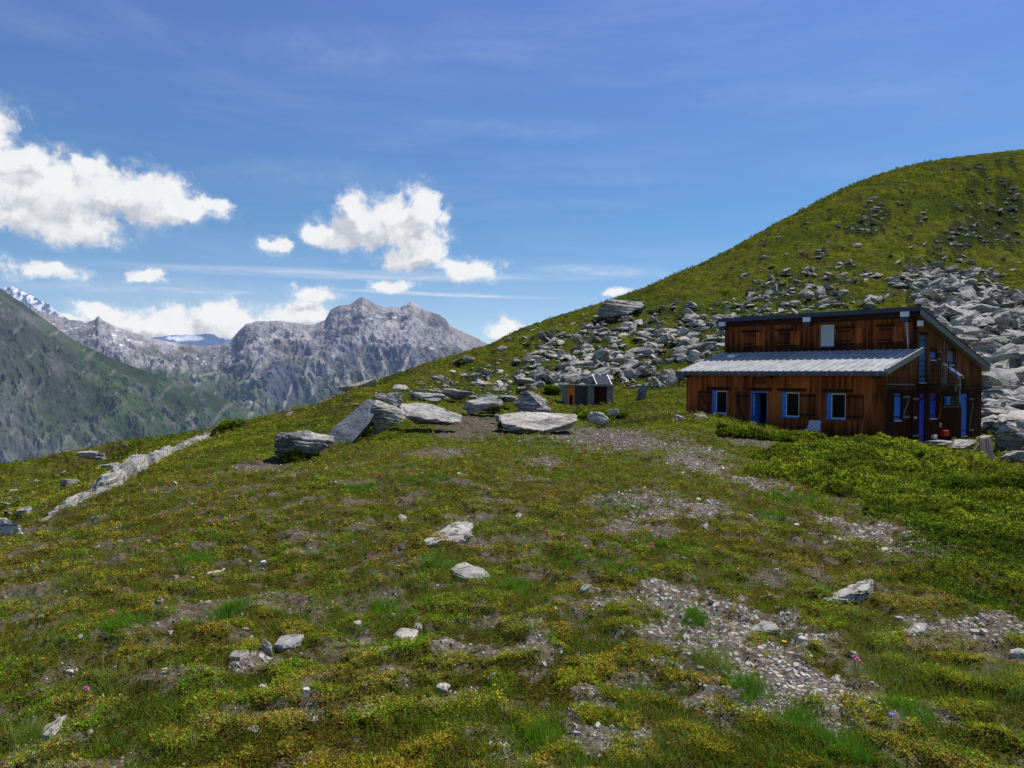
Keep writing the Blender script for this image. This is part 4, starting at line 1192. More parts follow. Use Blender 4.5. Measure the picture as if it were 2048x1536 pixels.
# 5 bushes on the right
def bush(name, label, group, px, py, wpx, h, seed, tint=0, dscale=.8, Y=None):
    q = ground_pt(px, py) if Y is None else at(px, py, Y)
    w = wpx / FPX * q[1]; r = np.random.default_rng(seed)
    n = int(min(1500, 250 + 420 * w * w * (20 / q[1]) ** 1.2))
    a = r.uniform(0, 2 * np.pi, n); rd = np.sqrt(r.uniform(0, 1, n))
    lx_ = np.cos(a) * rd * w / 2; ly_ = np.sin(a) * rd * w / 2 * dscale
    dome = np.sqrt(np.clip(1 - rd ** 2.4, 0, 1)); lump = .72 + .55 * fbm((q[0] + lx_) * 2.4, (q[1] + ly_) * 2.4, 3)
    zt = h * dome * lump * r.uniform(.45, 1.05, n)
    x_, y_ = q[0] + lx_, q[1] + ly_
    z = H(x_, y_) + zt
    c = full((.21, .26, .016) if tint == 0 else (.13, .20, .014), x_)
    c = mixc(c, (.46, .47, .035), sstep(.45, 1.0, zt / h) * r.uniform(0, 1, n) ** .7)  # yellow green tips, painted brighter towards the top as sunlit foliage
    c = mixc(c, (.16, .11, .04), (r.uniform(0, 1, n) < .10) * .8)
    c = c * (.65 + .6 * sstep(-.25, .25, fbm(x_ * .9, y_ * .9, 3)))[:, None]
    c = mixc(c, (.02, .035, .010), (r.uniform(0, 1, n) < .30) * .9)  # scattered leaves painted near black as shaded gaps
    L = np.full(n, max(.02, q[1] * .0026))
    v, f, cc = leaves(np.stack([x_, y_, z], 1), L, c, 8, L * 1.5, .55, seed + 1, .6)
    o0 = np.array([q[0], q[1], float(H(q[0], q[1]))])
    e = empty(name, o0, label=label, cat='bush', group=group)
    fo = link('foliage', mesh_np('foliage', v - o0, f, M['leaf'], False, col=cc), e)
    mb = MB()
    for k in range(14):
        t = r.uniform(0, 6.28); l = r.uniform(.3, .9)
        bx_, by_ = q[0] + math.cos(t) * w / 2 * l, q[1] + math.sin(t) * w / 2 * l * dscale
        mb.tube((math.cos(t) * w * .08, math.sin(t) * w * .08, -.03), (bx_ - q[0], by_ - q[1], float(H(bx_, by_)) - o0[2] + h * .55), .012, 5, .005)
    mb.build('stem', M['shutter_dark'], e)
    return e


GB = 'low green bushes spreading between the turf and the hut'
LB = 'low spreading green bush in the thicket in front of the hut'
BU = [(1760,915,150,.42),(1700,905,110,.34),(1830,925,150,.42),(1900,945,140,.34),(1960,965,150,.3),(2030,985,160,.3),(1640,905,120,.26),(1560,890,110,.24),(1480,872,90,.2),(1680,945,150,.28),(1790,960,170,.32),(1880,1000,190,.32),(1990,1030,210,.3),(2060,1080,180,.3),(1900,1060,170,.28),(2000,1100,180,.28),(1590,935,120,.2),(1750,1000,130,.22),(2090,1020,160,.3),(1960,1150,160,.2),(2050,1160,160,.22),(1440,862,70,.2),(1700,1010,90,.14),(1535,915,80,.16)]
rb_ = random.Random(77); BP = []
bpoly = [(1640, 896), (1700, 893), (1770, 893), (1850, 912), (1920, 948), (1990, 978), (2120, 1010), (2120, 1180), (2000, 1170), (1930, 1110), (1860, 1050), (1770, 1010), (1690, 985), (1600, 950), (1560, 915)]
for k in range(4000):
    px, py = rb_.uniform(1550, 2120), rb_.uniform(886, 1180)
    if not inpoly(np.array([px]), np.array([py]), bpoly)[0] or (py > 1000 and rb_.random() < .25): continue
    q = ground_pt(px, py); rad_ = rb_.uniform(.5, .95) * (1 if q[1] > 12 else .8)
    if any(math.hypot(q[0] - b[0], q[1] - b[1]) < (rad_ + b[2]) * .58 for b in BP): continue
    BP.append((q[0], q[1], rad_)); edge_ = min(1, max(.45, (px - 1540) / 260))
    bush('bush', LB, GB, px, py, rad_ * 2.3 / q[1] * FPX, rb_.uniform(.16, .50) * edge_ * (1 if q[1] > 13 else .42), 500 + len(BP), len(BP) % 3 == 0, dscale=1.0)
    if len(BP) > 75: break
for k in range(16):
    px, py = rb_.uniform(1430, 1680), 0; py = 858 + (px - 1430) * .12 + rb_.uniform(-3, 12)
    bush('bush', 'small low bush on the grassy brow in front of the hut facade', 'small bushes on the brow before the hut', px, py, rb_.uniform(30, 60), rb_.uniform(.06, .13), 800 + k, k % 2)
print('bushes', len(BP))
for i, (px, py, w, h, lab) in enumerate([(455,862,60,.35,'dark green bush at the upper end of the long outcrop'),(1022,862,50,.28,'small green bush at the left end of the broad low slab'),(982,826,36,.3,'small green bush between the two layered slabs'),(720,872,60,.22,'green tuft of weeds at the foot of the tilted slab'),(590,925,50,.25,'weeds under the overhanging boulder'),(1200,838,110,.22,'low bush around the boulder in front of the shed'),(1105,790,30,.3,'small green bush left of the shed')]):
    bush('bush', lab, None, px, py, w, h, 700 + i, 1)

# 6 flowers
def flower(kind, px, py, seed, label, group):
    q = ground_pt(px, py); r = random.Random(seed); h = r.uniform(.07, .10) + q[1] * .003
    e = empty('flower', q, label=label, cat='flower', group=group)
    st = MB(); st.tube((0, 0, -.01), (r.uniform(-.01, .01), r.uniform(-.01, .01), h), max(.0015, q[1] * .0003), 5); st.build('stem', M['stem'], e)
    R = {'pink': .019, 'yellow': .015, 'violet': .015}[kind] * (.9 + q[1] * .045)
    v, f = ico(2)
    n = 16 if kind == 'pink' else 9
    vs, fs, k = [], [], 0
    for i in range(n):
        a = i * 2.4; el = (.1 + 1.2 * i / n) if kind == 'pink' else .25
        d = np.array([math.cos(a) * math.cos(el), math.sin(a) * math.cos(el), math.sin(el)]); sd = np.array([-math.sin(a), math.cos(a), 0])
        L = R * (1 if kind != 'pink' else .9)
        vs += [np.array([0, 0, h]), np.array([0, 0, h]) + d * L * .6 + sd * L * .3, np.array([0, 0, h]) + d * L, np.array([0, 0, h]) + d * L * .6 - sd * L * .3]
        fs.append([k, k + 1, k + 2, k + 3]); k += 4
    link('petals', mesh_np('petals', np.array(vs), np.array(fs), M[kind]), e)


for nm, c in (('pink', (.75, .20, .46)), ('yellow', (.75, .42, .01)), ('violet', (.16, .10, .55)), ('stem', (.07, .12, .02))):
    M[nm] = worn_mat(nm + ' petals', c, .7, var=.2, scale=40)
PINK = [(740,965),(757,962),(752,972),(765,975),(828,965),(815,964),(840,985),(748,1108),(738,1142),(905,1105),(918,1115),(938,1118),(1120,1098),(1128,1102),(1093,1085),(1209,1072),(1218,1088),(1302,1112),(1305,1116),(1320,1094),(1237,1156),(1145,1120),(1710,1360),(1714,1366),(1700,1119),(1729,1130),(1643,1160),(1640,1092),(295,1105),(308,1098),(272,1118),(222,1250),(172,1412),(1570,1015),(1600,1030),(320,1228),(1478,1087),(1750,1100),(505,990),(1060,905)]
for i, (a, b) in enumerate(PINK): flower('pink', a, b, i, 'small pink clover flower standing in the turf', 'pink clover flowers in the turf')
for i, (a, b) in enumerate([(352,1113),(408,1072),(540,1009),(342,940),(560,925),(428,925),(1568,1325),(600,880),(640,840),(672,830)]): flower('yellow', a, b, 50 + i, 'small yellow flower standing in the turf', 'yellow flowers in the turf')
flower('violet', 1424, 1322, 80, 'small violet flower beside the gravel patch', None)
flower('violet', 1783, 1476, 81, 'small violet flower near the bottom right edge', None)

# ------------------------------------------------------------------ the hut
hut = empty('mountain_hut', HC, HROT, label='brown timber mountain hut with grey metal lean-to roof and blue doors', cat='hut')
FW = -9.33                                             # left end of the facade


def wall_cols(mb, u0, u1, zb, ztop, ops, put):
    """put(ua, ub, z0, za, zb_) adds a slab between ua..ub with top za at ua and zb_ at ub"""
    us = sorted({u0, u1, *[o[0] for o in ops], *[o[1] for o in ops]})
    for a, b in zip(us[:-1], us[1:]):
        mid = (a + b) / 2; z = zb
        for o in sorted([o for o in ops if o[0] < mid < o[1]], key=lambda o: o[2]):
            if o[2] > z: put(a, b, z, o[2], o[2])
            z = o[3]
        put(a, b, z, ztop(a), ztop(b))


lowroof = lambda y: 2.93 + (y + .25) * .284
uproof = lambda y: 5.36 - (y - 2.95) * .268
TH = .16
# facade
FO = [(-7.85, -7.05, 1.0, 2.05), (-5.83, -4.98, -.0, 2.06), (-4.31, -3.50, 1.0, 2.05), (-2.29, -1.48, 1.0, 2.05)]
mb = MB()
wall_cols(mb, FW, 0, -.7, lambda u: lowroof(0) - .03, FO, lambda a, b, z0, za, zb: mb.hexa([(a, 0, z0), (b, 0, z0), (b, TH, z0), (a, TH, z0), (a, 0, za), (b, 0, zb), (b, TH, zb), (a, TH, za)]))
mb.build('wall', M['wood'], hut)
# gable right, lower wing
GO = [(1.05, 1.72, 1.0, 2.1)]
mb = MB()
gput = lambda a, b, z0, za, zb: mb.hexa([(-TH, a, z0), (0, a, z0), (0, b, z0), (-TH, b, z0), (-TH, a, za), (0, a, za), (0, b, zb), (-TH, b, zb)])
wall_cols(mb, TH + .001, 3.17, -.7, lambda u: lowroof(u) - .03, GO, gput)
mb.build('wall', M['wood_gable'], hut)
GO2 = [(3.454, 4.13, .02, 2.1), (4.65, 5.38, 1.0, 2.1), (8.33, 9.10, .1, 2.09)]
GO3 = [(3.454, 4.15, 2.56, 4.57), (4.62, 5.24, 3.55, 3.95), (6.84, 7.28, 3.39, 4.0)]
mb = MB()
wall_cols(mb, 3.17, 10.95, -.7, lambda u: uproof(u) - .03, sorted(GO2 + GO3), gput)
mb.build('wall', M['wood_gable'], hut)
# left gable and back
mb = MB()
for a, b, f in ((TH + .001, 3.17, lowroof), (3.17, 10.95, uproof)):
    mb.hexa([(FW, a, -.5), (FW + TH, a, -.5), (FW + TH, b, -.5), (FW, b, -.5), (FW, a, f(a) - .03), (FW + TH, a, f(a) - .03), (FW + TH, b, f(b) - .03), (FW, b, f(b) - .03)])
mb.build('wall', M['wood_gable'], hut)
mb = MB(); mb.box(FW + TH + .001, -TH - .001, 10.79, 10.949, -.5, uproof(10.95) - .04); mb.build('wall', M['wood_gable'], hut)
# upper front wall
UF = 3.17
mb = MB(); UO = [(-4.23, -3.58, 4.18, 5.14)]
wall_cols(mb, FW + .14, -.001 - TH, lowroof(UF) - .2, lambda u: uproof(UF) - .04, UO, lambda a, b, z0, za, zb: mb.hexa([(a, UF - .004, z0), (b, UF - .004, z0), (b, UF + TH, z0), (a, UF + TH, z0), (a, UF - .004, za), (b, UF - .004, zb), (b, UF + TH, zb), (a, UF + TH, za)]))
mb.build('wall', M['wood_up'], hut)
mb = MB(); mb.box(-TH - .001, .004, UF - .03, UF + .07, lowroof(UF) - .05, uproof(UF) - .05); mb.build('corner_board', M['beam'], hut)
mb = MB(); mb.box(-.02, .02, -.02, .1, -.6, lowroof(0) - .06); mb.build('corner_board', M['shutter'], hut)
mb = MB(); mb.box(.0, .018, .3, 3.0, 2.43, 2.47); mb.build('trim_rail', M['greywood'], hut)
mb = MB(); mb.box(.0, .018, 5.0, 10.9, 2.43, 2.47); mb.build('trim_rail', M['shutter_dark'], hut)
# floor inside
mb = MB(); mb.box(FW + .2, -.2, .2, 10.7, -.25, -.12); mb.box(-6.6, -4.2, 1.6, 1.7, -.119, 2.3); mb.build('floor', M['beam'], hut)

# lower roof with ribs
RX0, RX1 = FW - .28, .27
mb = MB()
ye, yt = -.30, UF - .006
z_e, z_t = lowroof(ye) + .05, lowroof(yt) + .05
mb.hexa([(RX0, ye, z_e - .05), (RX1 - .1, ye, z_e - .05), (RX1 - .1, yt, z_t - .05), (RX0, yt, z_t - .05), (RX0, ye, z_e), (RX1 - .1, ye, z_e), (RX1 - .1, yt, z_t), (RX0, yt, z_t)])
k = RX0 + .1
while k < RX1 - .14:
    for (p, q, hh) in ((k - .045, k + .045, 0), ):
        mb.hexa([(k - .05, ye - .02, z_e - .004), (k + .05, ye - .02, z_e - .004), (k + .05, yt - .01, z_t - .004), (k - .05, yt - .01, z_t - .004),
                 (k - .022, ye - .02, z_e + .036), (k + .022, ye - .02, z_e + .036), (k + .022, yt - .01, z_t + .036), (k - .022, yt - .01, z_t + .036)])
    k += .34
lr = mb.build('roof', M['metalroof'], hut); lr['label'] = 'ribbed pale grey metal lean-to roof'
mb = MB(); mb.hexa([(RX1 - .1, ye - .04, z_e - .17), (RX1 + .02, ye - .04, z_e - .17), (RX1 + .02, yt, z_t - .17), (RX1 - .1, yt, z_t - .17),
                    (RX1 - .1, ye - .04, z_e + .07), (RX1 + .02, ye - .04, z_e + .07), (RX1 + .02, yt, z_t + .07), (RX1 - .1, yt, z_t + .07)])
mb.build('verge_flashing', M['zinc'], hut)
mb = MB(); mb.hexa([(FW + .01, .17, z_e - .0), (-.17, .17, z_e - .0), (-.17, 3.1, z_t - .08), (FW + .01, 3.1, z_t - .08), (FW + .01, .17, z_e + .02), (-.17, .17, z_e + .02), (-.17, 3.1, z_t - .06), (FW + .01, 3.1, z_t - .06)])
mb.build('ceiling', M['beam'], hut)
mb = MB(); mb.box(RX0 - .02, RX1 + .05, ye - .17, ye - .045, z_e - .20, z_e - .04); gt = mb.build('gutter', M['gutter'], hut)
mb = MB(); mb.box(RX0 - .02, RX1 + .05, ye - .18, ye - .16, z_e - .045, z_e - .02)
for i in range(10): xx = RX0 + .4 + i * 1.02; mb.box(xx, xx + .03, ye - .185, ye - .04, z_e - .21, z_e - .03)
mb.build('gutter_bracket', M['zinc'], gt)
for xx in (FW + .12, -5.2 + .35, -.25):
    mb = MB(); mb.box(xx - .1, xx + .1, -.26, -.0, 2.66, 2.86); mb.build('beam_end', M['black'], hut)
# upper roof
UX0, UX1 = FW - .18, .27
y0, y1 = 2.86, 11.22
ur = lambda y: uproof(y) + .27
mb = MB(); mb.hexa([(UX0, y0, ur(y0) - .27), (UX1 - .06, y0, ur(y0) - .27), (UX1 - .06, y1, ur(y1) - .27), (UX0, y1, ur(y1) - .27), (UX0, y0, ur(y0)), (UX1 - .06, y0, ur(y0)), (UX1 - .06, y1, ur(y1)), (UX0, y1, ur(y1))])
rf = mb.build('roof', M['zinc'], hut); rf['label'] = 'high grey roof sloping down to the back of the hut'
mb = MB(); mb.hexa([(UX1 - .06, y0 - .03, ur(y0) - .30), (UX1, y0 - .03, ur(y0) - .30), (UX1, y1 + .02, ur(y1) - .26), (UX1 - .06, y1 + .02, ur(y1) - .26), (UX1 - .06, y0 - .03, ur(y0) - .02), (UX1, y0 - .03, ur(y0) - .02), (UX1, y1 + .02, ur(y1) + .0), (UX1 - .06, y1 + .02, ur(y1) + .0)])
mb.build('verge_board', M['zinc'], hut)
mb = MB(); mb.hexa([(UX1 - .2, y0 - .06, ur(y0) + .003), (UX1 + .03, y0 - .06, ur(y0) + .003), (UX1 + .03, y1 + .03, ur(y1) + .003), (UX1 - .2, y1 + .03, ur(y1) + .003), (UX1 - .2, y0 - .06, ur(y0) + .04), (UX1 + .03, y0 - .06, ur(y0) + .04), (UX1 + .03, y1 + .03, ur(y1) + .04), (UX1 - .2, y1 + .03, ur(y1) + .04)])
mb.build('verge_flashing', M['gutter'], hut)
mb = MB(); mb.box(UX0 - .02, UX1 + .001, y0 - .05, y0 - .004, ur(y0) - .14, ur(y0) + .05); mb.build('ridge_flashing', M['flashing'], hut)
mb = MB(); mb.box(UX0 + .01, UX1 - .01, y0 - .03, y0 - .004, ur(y0) - .34, ur(y0) - .141); mb.build('eave_board', M['beam'], hut)
mb = MB(); mb.box(UX0 + .02, UX1 - .08, y0 + .02, y0 + .2, ur(y0) - .36, ur(y0) - .275); mb.build('eave_beam', M['beam'], hut)
for xx in (FW + .12, -4.68, -.33):
    mb = MB(); mb.box(xx - .17, xx + .17, y0 - .16, y0 - .055, ur(y0) - .36, ur(y0) - .15); q = mb.build('beam_cap', M['white'], hut)
    mb = MB(); mb.hexa([(xx - .15, y0 - .155, ur(y0) - .56), (xx + .15, y0 - .155, ur(y0) - .56), (xx + .15, y0 + .1, ur(y0) - .56), (xx - .15, y0 + .1, ur(y0) - .56), (xx - .17, y0 - .158, ur(y0) - .362), (xx + .17, y0 - .158, ur(y0) - .362), (xx + .17, y0 + .1, ur(y0) - .362), (xx - .17, y0 + .1, ur(y0) - .362)])
    mb.build('cap_flap', M['flashing'], q)
mb = MB(); mb.box(-5.0, -3.7, 3.15, 3.9, ur(3.5) - .02, ur(3.15) + .12); mb.build('roof_hatch', M['zinc'], hut)
mb = MB(); mb.tube((FW + .05, 3.1, 5.4), (FW + .05, 3.1, 6.55), .018); mb.build('mast', M['zinc'], hut)
# roof light on lean-to
mb = MB(); zz = lowroof(2.3); mb.hexa([(-8.4, 2.0, zz), (-8.0, 2.0, zz), (-8.0, 2.5, zz + .14), (-8.4, 2.5, zz + .14), (-8.4, 2.0, zz + .14), (-8.0, 2.0, zz + .14), (-8.0, 2.5, zz + .22), (-8.4, 2.5, zz + .22)])
mb.build('roof_hatch', M['white'], hut)


def window(x0, x1, z0, z1, face='f', pane='glass', reveal='blue', frame='whiteframe', side=-1, plane=0.0, blueleft=.18):
    """window set in the facade (f), gable (g)"""
    def B(m, u0, u1, v0, v1, w0, w1):            # u along wall, v depth into the wall, w height
        if face == 'f': m.box(u0, u1, plane + v0, plane + v1, w0, w1)
        else: m.box(-v1, -v0, u0, u1, w0, w1)
    e = 0.003
    fr = MB(); t = .045
    xb = x0 + blueleft if side < 0 else x0
    for a in ((xb, xb + t, z0 + t, z1 - t), (x1 - t, x1 - e, z0 + t, z1 - t), (xb, x1 - e, z0 + e, z0 + t), (xb, x1 - e, z1 - t, z1 - e)): B(fr, a[0], a[1], .035, .085, a[2], a[3])
    w = fr.build('window', M[frame], hut)
    p = MB(); B(p, xb + t * .6, x1 - t * .6, .052, .066, z0 + t * .6, z1 - t * .6); p.build('pane', M[pane], w)
    if blueleft:
        q = MB(); B(q, x0 + e, xb, .01, .05, z0 + e, z1 - e); q.build('reveal', M[reveal], w)
    s = MB(); B(s, x0 - .03, x1 + .03, -.05, .03, z0 - .05, z0 - e); s.build('sill', M['blue'], w)
    return w


def shutter(x0, x1, z0, z1, face='f', mat='shutter', diag=1, plane=0.0, label=None):
    def bm_(m, a, b, w, h, off):
        if face == 'f': m.beam((a[0], plane - off, a[1]), (b[0], plane - off, b[1]), w, h, (0, 1, 0))
        else: m.beam((off, a[0], a[1]), (off, b[0], b[1]), w, h, (1, 0, 0))
    m = MB()
    if face == 'f': m.box(x0, x1, plane - .045, plane - .008, z0, z1)
    else: m.box(.008, .045, x0, x1, z0, z1)
    s = m.build('shutter', M[mat], hut)
    if label: s['label'] = label
    hgt = z1 - z0
    L = [((x0 + .01, z0 + hgt * .13), (x1 - .01, z0 + hgt * .13), .09, .024, .058), ((x0 + .01, z1 - hgt * .1), (x1 - .01, z1 - hgt * .1), .09, .024, .058)]
    if diag > 0: L.append(((x0 + .08, z1 - hgt * .17), (x1 - .08, z0 + hgt * .2), .06, .02, .056))
    elif diag < 0: L.append(((x1 - .08, z1 - hgt * .17), (x0 + .08, z0 + hgt * .2), .06, .02, .056))
    for l in L:
        b = MB(); bm_(b, *l); b.build('brace', M['shutter_dark' if mat == 'shutter' else 'greywood'], s)
    return s


def lintel(x0, x1, z, face='f', plane=0.0):
    m = MB()
    if face == 'f': m.box(x0, x1, plane - .05, plane - .002, z, z + .13)
    else: m.box(.002, .05, x0, x1, z, z + .1)
    return m.build('lintel', M['beam'], hut)


window(*FO[0]); shutter(-8.62, -7.9, .98, 2.08); lintel(-8.1, -6.85, 2.10)
window(*FO[2]); shutter(-3.46, -2.78, .98, 2.03, diag=0); lintel(-4.5, -3.2, 2.10)
window(*FO[3]); shutter(-1.44, -.75, .98, 2.03, diag=0); lintel(-2.5, -1.2, 2.10)
# entrance
shutter(-6.6, -5.88, .02, 2.04, label='open boarded outer door leaf'); lintel(-6.0, -4.8, 2.10)
mb = MB(); mb.box(-5.827, -5.775, .02, .12, 0, 2.0); mb.box(-5.035, -4.983, .02, .12, 0, 2.0); mb.box(-5.827, -4.983, .02, .12, 2.001, 2.057)
d = mb.build('door', M['blue'], hut); d['label'] = 'open entrance door with blue frame'
mb = MB(); mb.hexa([(-5.77, .13, .01), (-5.73, .12, .01), (-5.66, .55, .01), (-5.70, .56, .01), (-5.77, .13, 1.98), (-5.73, .12, 1.98), (-5.66, .55, 1.98), (-5.70, .56, 1.98)]); mb.build('door_leaf', M['blue'], d)
mb = MB(); mb.box(-5.70, -5.675, .04, .05, .95, 1.95); mb.build('curtain_strip', M['white'], d)
# sign board
mb = MB(); mb.box(-5.72, -5.02, -.03, -.004, 2.36, 2.70); sg = mb.build('sign_board', M['shutter'], hut)
for i in range(3):
    mb = MB(); mb.box(-5.66 + .04 * i, -5.08 - .03 * i, -.042, -.031, 2.61 - i * .09, 2.64 - i * .09); mb.build('carved_line', M['shutter_dark'], sg)
# upper windows
window(-4.23, -3.58, 4.18, 5.14, 'f', 'curtain', plane=UF, blueleft=0)
for a, b in ((-8.17, -7.56), (-6.31, -5.73), (-3.36, -2.78), (-1.54, -1.05)):
    m = MB(); m.box(a, b, UF - .05, UF - .007, 4.27, 4.93); s = m.build('shutter', M['shutter'], hut)
    for zq in (4.33, 4.78):
        m = MB(); m.box(a, b, UF - .07, UF - .051, zq, zq + .08); m.build('brace', M['shutter_dark'], s)
    m = MB(); m.box(b + .03, b + .5, UF - .03, UF - .006, 4.28, 4.92); q_ = m.build('shutter', M['wood'], hut); q_['label'] = 'lighter open shutter leaf'
    m = MB(); m.box(a - .13, b + .13, UF - .11, UF - .006, 4.95, 5.05); m.build('lintel', M['beam'], hut)
    m = MB(); m.box(a - .05, b + .05, UF - .08, UF - .006, 4.20, 4.26); m.build('sill', M['beam'], hut)

# gable openings
def bluepanel(x0, x1, z0, z1, mat, name='door', depth=.03):
    m = MB(); m.box(-depth - .04, -depth, x0 + .02, x1 - .02, z0 + .02, z1 - .02); o = m.build(name, M[mat], hut)
    for hh in (z0 + (z1 - z0) * .12, z0 + (z1 - z0) * .88):
        m = MB(); m.box(-depth + .001, -depth + .018, x0 + .03, x1 - .03, hh - .025, hh + .025); m.build('hinge_strap', M['black'], o)
    m = MB(); m.box(-.06, .03, x0 - .02, x1 + .02, z0 - .05, z0 - .003); m.build('sill', M['whiteframe'], o)
    return o


bluepanel(*GO[0], 'blue', 'window'); shutter(1.74, 2.42, .98, 2.05, 'g', 'shutter_dark', -1)
bluepanel(*GO2[0], 'deepblue')['label'] = 'deep blue side door at the foot of the gable'
shutter(2.72, 3.42, .05, 2.05, 'g', 'shutter_dark', 0)
bluepanel(*GO2[1], 'deepblue', 'window')
bluepanel(*GO2[2], 'blue')['label'] = 'bright blue door at the back end of the gable'
shutter(9.14, 9.75, .1, 2.0, 'g', 'shutter_dark', -1)
m = bluepanel(*GO3[0], 'palebluedoor'); m['label'] = 'faded blue upper door behind the balcony'
bluepanel(*GO3[1], 'blue', 'window'); bluepanel(*GO3[2], 'blue', 'window')
shutter(5.27, 5.62, 3.55, 3.95, 'g', 'shutter_dark', 0); shutter(6.40, 6.81, 3.39, 3.98, 'g', 'greywood', 0)
for a, b, z in ((1.0, 1.8, 2.12), (3.4, 4.2, 2.12), (4.6, 5.45, 2.12), (8.25, 9.2, 2.12), (3.4, 4.2, 4.6), (4.55, 5.3, 3.97), (6.8, 7.35, 4.02)): lintel(a, b, z, 'g')
mb = MB(); mb.beam((.03, 6.05, 4.75), (.03, 6.05, 2.5), .05, .04, (1, 0, 0)); mb.build('pole', M['greywood'], hut)
mb = MB(); mb.beam((.04, 5.62, .95), (.04, 5.82, 2.0), .09, .03, (1, 0, 0)); mb.build('pale_board', M['wood'], hut)
# balcony
bal = MB(); bal.box(.01, .95, 3.22, 4.95, 2.42, 2.5); ba = bal.build('balcony', M['black'], hut)
mb = MB()
for p in ((.92, 3.25), (.92, 4.1), (.92, 4.92), (.05, 3.25)): mb.tube((p[0], p[1], 2.5), (p[0], p[1], 3.45), .018, 6)
for k in range(5):
    z = 2.62 + k * .205; mb.tube((.03, 3.25, z), (.92, 3.25, z), .011, 6); mb.tube((.92, 3.25, z), (.92, 4.92, z), .011, 6)
mb.build('railing', M['black'], ba)
mb = MB(); mb.beam((.9, 3.3, 2.42), (.02, 3.3, 1.75), .05, .05); mb.beam((.9, 4.85, 2.42), (.02, 4.85, 1.75), .05, .05); mb.build('bracket', M['black'], ba)
# solar panel frame
mb = MB(); mb.hexa([(1.0, 4.3, 3.42), (1.05, 4.3, 3.38), (1.05, 5.9, 3.38), (1.0, 5.9, 3.42), (1.75, 4.3, 2.78), (1.78, 4.3, 2.73), (1.78, 5.9, 2.73), (1.75, 5.9, 2.78)])
sp_ = MB(); sp_.hexa([(.30, 4.95, 3.36), (1.0, 4.95, 2.82), (1.0, 5.5, 2.82), (.30, 5.5, 3.36), (.32, 4.95, 3.40), (1.02, 4.95, 2.86), (1.02, 5.5, 2.86), (.32, 5.5, 3.40)])
so = sp_.build('solar_panel', M['solar'], hut)
mb = MB()
for yy in (4.97, 5.46):
    mb.beam((.28, yy, 3.34), (1.04, yy, 2.76), .04, .04); mb.beam((.32, yy, 3.3), (.32, yy, 2.46), .035, .035); mb.beam((.02, yy, 2.46), (.95, yy, 2.46), .035, .035); mb.beam((.9, yy, 2.86), (.9, yy, 2.2), .04, .04)
mb.beam((.9, 4.97, 2.46), (.9, 5.46, 2.46), .035, .035); mb.beam((.9, 5.46, 2.3), (.9, 5.46, 1.75), .04, .04)
mb.build('bracket', M['steel'], so)
# small fittings
mb = MB(); mb.box(.06, .24, 3.02, 3.2, 4.9, 5.12); mb.build('camera_box', M['white'], hut)
mb = MB(); mb.tube((-.32, 2.9, 5.35), (-.18, 2.75, 4.0), .014, 6)
for i in range(12):
    t = i / 12; z = 5.1 - t * 1.0; xx = lerp(-.30, -.19, t); mb.tube((xx - .07 - .03 * (1 - t), 2.83, z), (xx + .07 + .03 * (1 - t), 2.83, z), .006, 4)
mb.build('antenna', M['white'], hut)
for (a, b, z0, z1, mt, nm) in ((1.1, 1.45, .1, .27, 'white', 'vent_box'), (4.82, 5.14, .12, .28, 'white', 'vent_box'), (2.84, 2.95, 1.02, 1.12, 'white', 'tap'), (6.62, 7.05, 1.52, 1.96, 'black', 'meter_box'), (7.12, 7.6, 1.52, 1.96, 'black', 'meter_box'), (6.2, 6.55, 1.55, 1.95, 'blue', 'blue_box'), (7.8, 8.2, 1.55, 2.0, 'blue', 'blue_box')):
    mb = MB(); mb.box(.004, .14, a, b, z0, z1); o = mb.build(nm, M[mt], hut, bevel=.01)
mb = MB(); mb.box(.004, .02, 6.1, 8.3, 1.45, 1.49); mb.build('shelf_rail', M['greywood'], hut)
mb = MB(); mb.box(.004, .012, 5.72, 5.98, .56, .80); sgn = mb.build('safety_sign', M['red'], hut)
mb = MB(); mb.box(.0125, .016, 5.77, 5.93, .70, .76); mb.box(.0125, .016, 5.80, 5.90, .60, .66); mb.build('sign_symbol', M['white'], sgn)
mb = MB(); mb.box(.004, .2, 5.80, 6.35, .20, .45); rb = mb.build('fire_hose_box', M['red'], hut, bevel=.015)
mb = MB(); mb.box(.201, .206, 5.84, 6.31, .36, .37); mb.build('lid_seam', M['black'], rb)

# ---- things around the hut
def hobj(name, mb, mat, x, y, z, label, cat, group=None, parent_rot=True):
    e = empty(name, hw(x, y, z), HROT, label=label, cat=cat, group=group)
    return e


for (x0_, x1_, y0_, y1_, z, lab) in ((.25, 1.0, 3.2, 4.9, .02, 'flat stone step at the foot of the deep blue door'), (1.05, 1.6, 3.7, 5.2, -.12, 'middle flat stone step leading down from the blue door'), (1.65, 2.2, 4.6, 5.6, -.26, 'lowest flat stone step near the pile of boards')):
    v, f = rock_verts(int(x0_ * 100) + 3, (x1_ - x0_ + .1, y1_ - y0_, .14), 4, 3, .02, .06, .9)
    o = link('stone_step', mesh_np('stone_step', v, f, M['rock'])); o.location = hw((x0_ + x1_) / 2, (y0_ + y1_) / 2, z); o.rotation_euler = (0, 0, HROT); set_props(o, lab, 'step')

